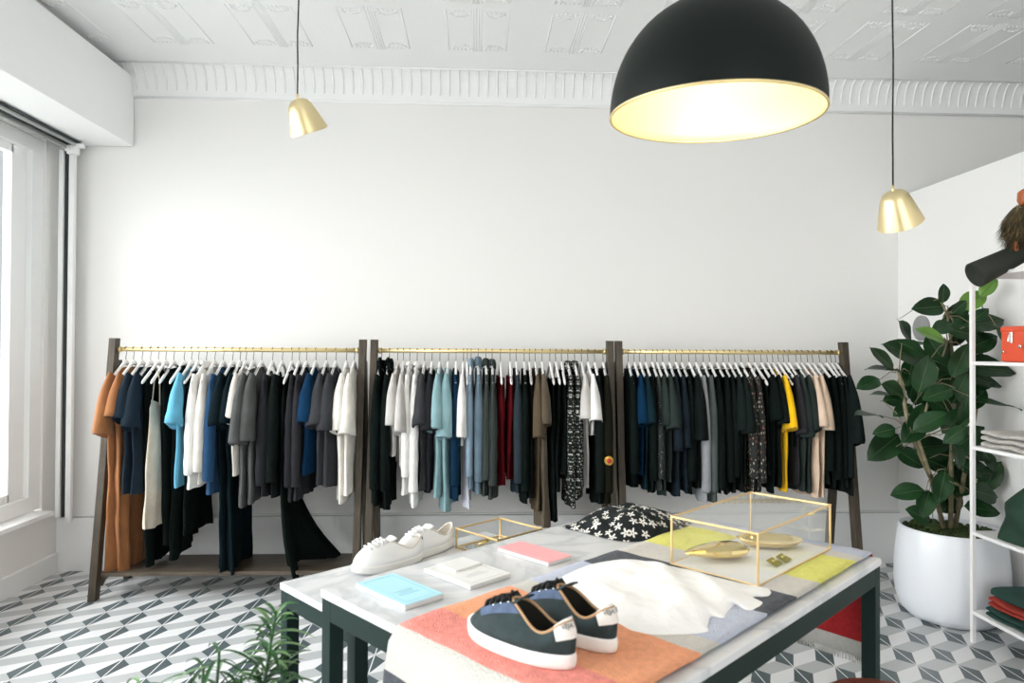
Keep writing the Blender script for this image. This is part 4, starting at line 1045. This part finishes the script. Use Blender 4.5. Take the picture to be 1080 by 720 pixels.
# goods
T = empty('orange_case', (2.765, 3.20, 1.449), 0, 'orange-red metal case with chrome clasp on the second-highest white shelf', 'case')
MB().box((0, 0, .078), (.36, .22, .156)).build('body', M['orange_tin'], T, bevel=.012, seg=3)
MB().box((0, 0, .160), (.365, .225, .03)).build('lid', M['orange_tin'], T, bevel=.010, seg=3)
b = MB(); b.box((-.187, .03, .12), (.012, .018, .055)); b.tube([(-.196,.03,.135),(-.204,.03,.10)], .005, 8); b.tube([(-.187,-.03,.075),(-.196,-.03,.075)], .010, 12); b.tube([(-.187,.075,.05),(-.196,.075,.05)], .007, 10); b.build('clasp', M['chrome'], T, bevel=.002)
def folded(name, c, d, layers, mats_, label, cat, group=None):
    T = empty(name, c, 0, label, cat, group); h = d[2]/layers
    for k in range(layers):
        b = MB(); n = 18
        def f(i, j, k=k):
            a = 2*pi*i; x = math.copysign(abs(cos(a))**.25, cos(a))*d[0]/2; z = h*.5*math.copysign(abs(sin(a))**.6, sin(a))
            return (x, (j-.5)*d[1], h*(k+.5)+z*.96+.004*sin(j*9+x*14+k))
        b.grid(f, 28, 12, wrap=True)
        m0 = len(b.v)
        for jj in (0, 1):
            b.add([f(i/28, jj) for i in range(28)], [tuple(range(28))], 0, False)
        b.build('fold', mats_[k % len(mats_)], T)
    return T
folded('folded_blanket', (2.748, 3.25, 1.013), (.38, .32, .085), 3, [M['knit']], 'grey knitted blanket folded on the middle white shelf', 'blanket')
def bagf(i, j):
    a = 2*pi*i; r = 1-.12*j-.35*max(0, j-.7)/.3; x = .165*math.copysign(abs(cos(a))**.6, cos(a))*r; y = .15*math.copysign(abs(sin(a))**.6, sin(a))*r
    return (x+.012*sin(j*8+a*2), y+.01*sin(a*3+j*5), .27*j*(1+.08*cos(a)))
b = MB(); b.grid(bagf, 36, 14, wrap=True); b.add([bagf(i/36, 1) for i in range(36)], [tuple(range(36))], 0, False); b.add([bagf(i/36, 0) for i in range(36)], [tuple(range(36))], 0, False)
T = empty('fabric_bag', (2.73, 3.20, .573), 0, 'dark green slouching fabric bag on a lower white shelf', 'bag'); b.build('body', M['green_cloth'], T)
b = MB(); b.tube([(-.06,-.02,.25),(-.04,-.02,.33),(.04,-.02,.34),(.07,-.02,.25)], .009, 8); b.build('handle', M['green_cloth'], T)
for k, (m_, z, lab) in enumerate(((M['scarf_green'], .166, 'folded bottle-green wool scarf, bottom of the stack on the lowest shelf'), (M['scarf_red'], .211, 'folded brick-red wool scarf between two dark green ones'), (M['scarf_green'], .256, 'folded dark green scarf on top of the red one'))):
    folded('folded_scarf', (2.75+.01*k, 3.18+.01*k, z), (.38-.02*k, .40, .044), 2 if k < 2 else 1, [m_], lab, 'scarf', 'folded scarves on the lowest white shelf')
# felt piece and fur bag on the very top
hp, hq = Vector((2.40, 3.24, 1.870)), Vector((2.86, 3.20, 2.100)); hd_ = (hq-hp); HL = hd_.length
o = MB().lathe([(0,.012),(.052,.008),(.060,.0),(.064,.004),(.060,.06),(.050,.22),(.036,.42),(.030,HL),(0,HL)], n=32, rot=hd_.to_track_quat('Z','Y').to_matrix()).build('felt_horn', M['felt']); o.location = hp
tag(o, 'dark tapered felt tube lying across the top of the white shelving', 'felt accessory')
T = empty('fur_pouch', (2.645, 3.21, 2.005), 0, 'shaggy dark brown fur pouch with rust leather trim on top of the white shelving', 'fur pouch')
b = MB(); b.lathe([(0,0),(.07,.01),(.10,.06),(.105,.11),(.08,.16),(.03,.195),(0,.20)], n=28); cb = b.build('fur_core', M['fur'], T)
b = MB(); rn = random.Random(8)
for k in range(1500):
    a = rn.uniform(0, 2*pi); z = rn.uniform(.0, .21); r = .105*sin(pi*min(1, (z+.05)/.28))**.6; p = Vector((r*cos(a), r*sin(a), z)); d = Vector((cos(a), sin(a), -.9)).normalized()
    L = rn.uniform(.02,.05); w = d.cross(Vector((0,0,1))).normalized()*.003
    b.add([p-w, p+w, p+d*L+Vector((0,0,-.012))], [(0,1,2)], 0 if rn.random() < .8 else 1, False)
b.build('fur', [M['fur'], M['fur_l']], T)
b = MB(); b.lathe([(0,.20),(.03,.20),(.042,.23),(.04,.27),(.02,.285),(0,.286)], n=20); b.box((-.02,-.03,-.005), (.03,.02,.05)); b.box((-.075,-.02,.0), (.02,.02,.05)); b.build('leather_trim', M['rust'], T, bevel=.004)
# disc on the partition
o = MB().lathe([(0,0),(.085,0),(.085,.012),(.078,.016),(0,.016)], n=40, rot=Matrix.Rotation(-pi/2, 3, 'Y')).build('wall_disc', M['disc']); o.location = (XR, 4.50, 1.655)
tag(o, 'grey round disc mounted on the white partition behind the fig', 'wall disc')
# stool
T = empty('stool', (1.055, 1.74, 0), 0, 'brown leather stool at the lower right edge, beside the table leg', 'stool')
MB().lathe([(0,.50),(.15,.50),(.17,.52),(.17,.56),(.15,.585),(.09,.597),(0,.60)], n=48).build('seat', M['brown'], T)
for k in range(4):
    a = pi/4+k*pi/2; MB().tube([(.11*cos(a), .11*sin(a), .50), (.15*cos(a), .15*sin(a), 0)], [.014,.011], 10).build('leg', M['steel'], T)

# ------------------------------------------------------------------ light
w = bpy.data.worlds.new('daylight'); sc.world = w; w.use_nodes = True
bg = w.node_tree.nodes['Background']; bg.inputs['Color'].default_value = (1,.985,.955,1); bg.inputs['Strength'].default_value = 2.35
def area(name, loc, rot, sx, sy, e, col, sp=None):
    l = bpy.data.lights.new(name, 'AREA'); l.shape = 'RECTANGLE'; l.size = sx; l.size_y = sy; l.energy = e; l.color = col
    o = bpy.data.objects.new(name, l); COL.objects.link(o); o.location = loc; o.rotation_euler = rot
    if sp: l.spread = sp
    return o
sl_ = bpy.data.lights.new('sky_glow', 'SUN'); sl_.energy = 8.0; sl_.angle = math.radians(90); sl_.color = (.97,.985,1)
so_ = bpy.data.objects.new('sky_glow', sl_); COL.objects.link(so_); so_.rotation_euler = Vector((-.93,-.05,.30)).to_track_quat('Z', 'Y').to_euler()
sc.view_settings.view_transform = 'Standard'; sc.view_settings.look = 'None'; sc.view_settings.gamma = 1
sc.view_settings.use_curve_mapping = False; sc.view_settings.exposure = .34
sc.cycles.max_bounces = 10; sc.cycles.transparent_max_bounces = 24; sc.cycles.diffuse_bounces = 5
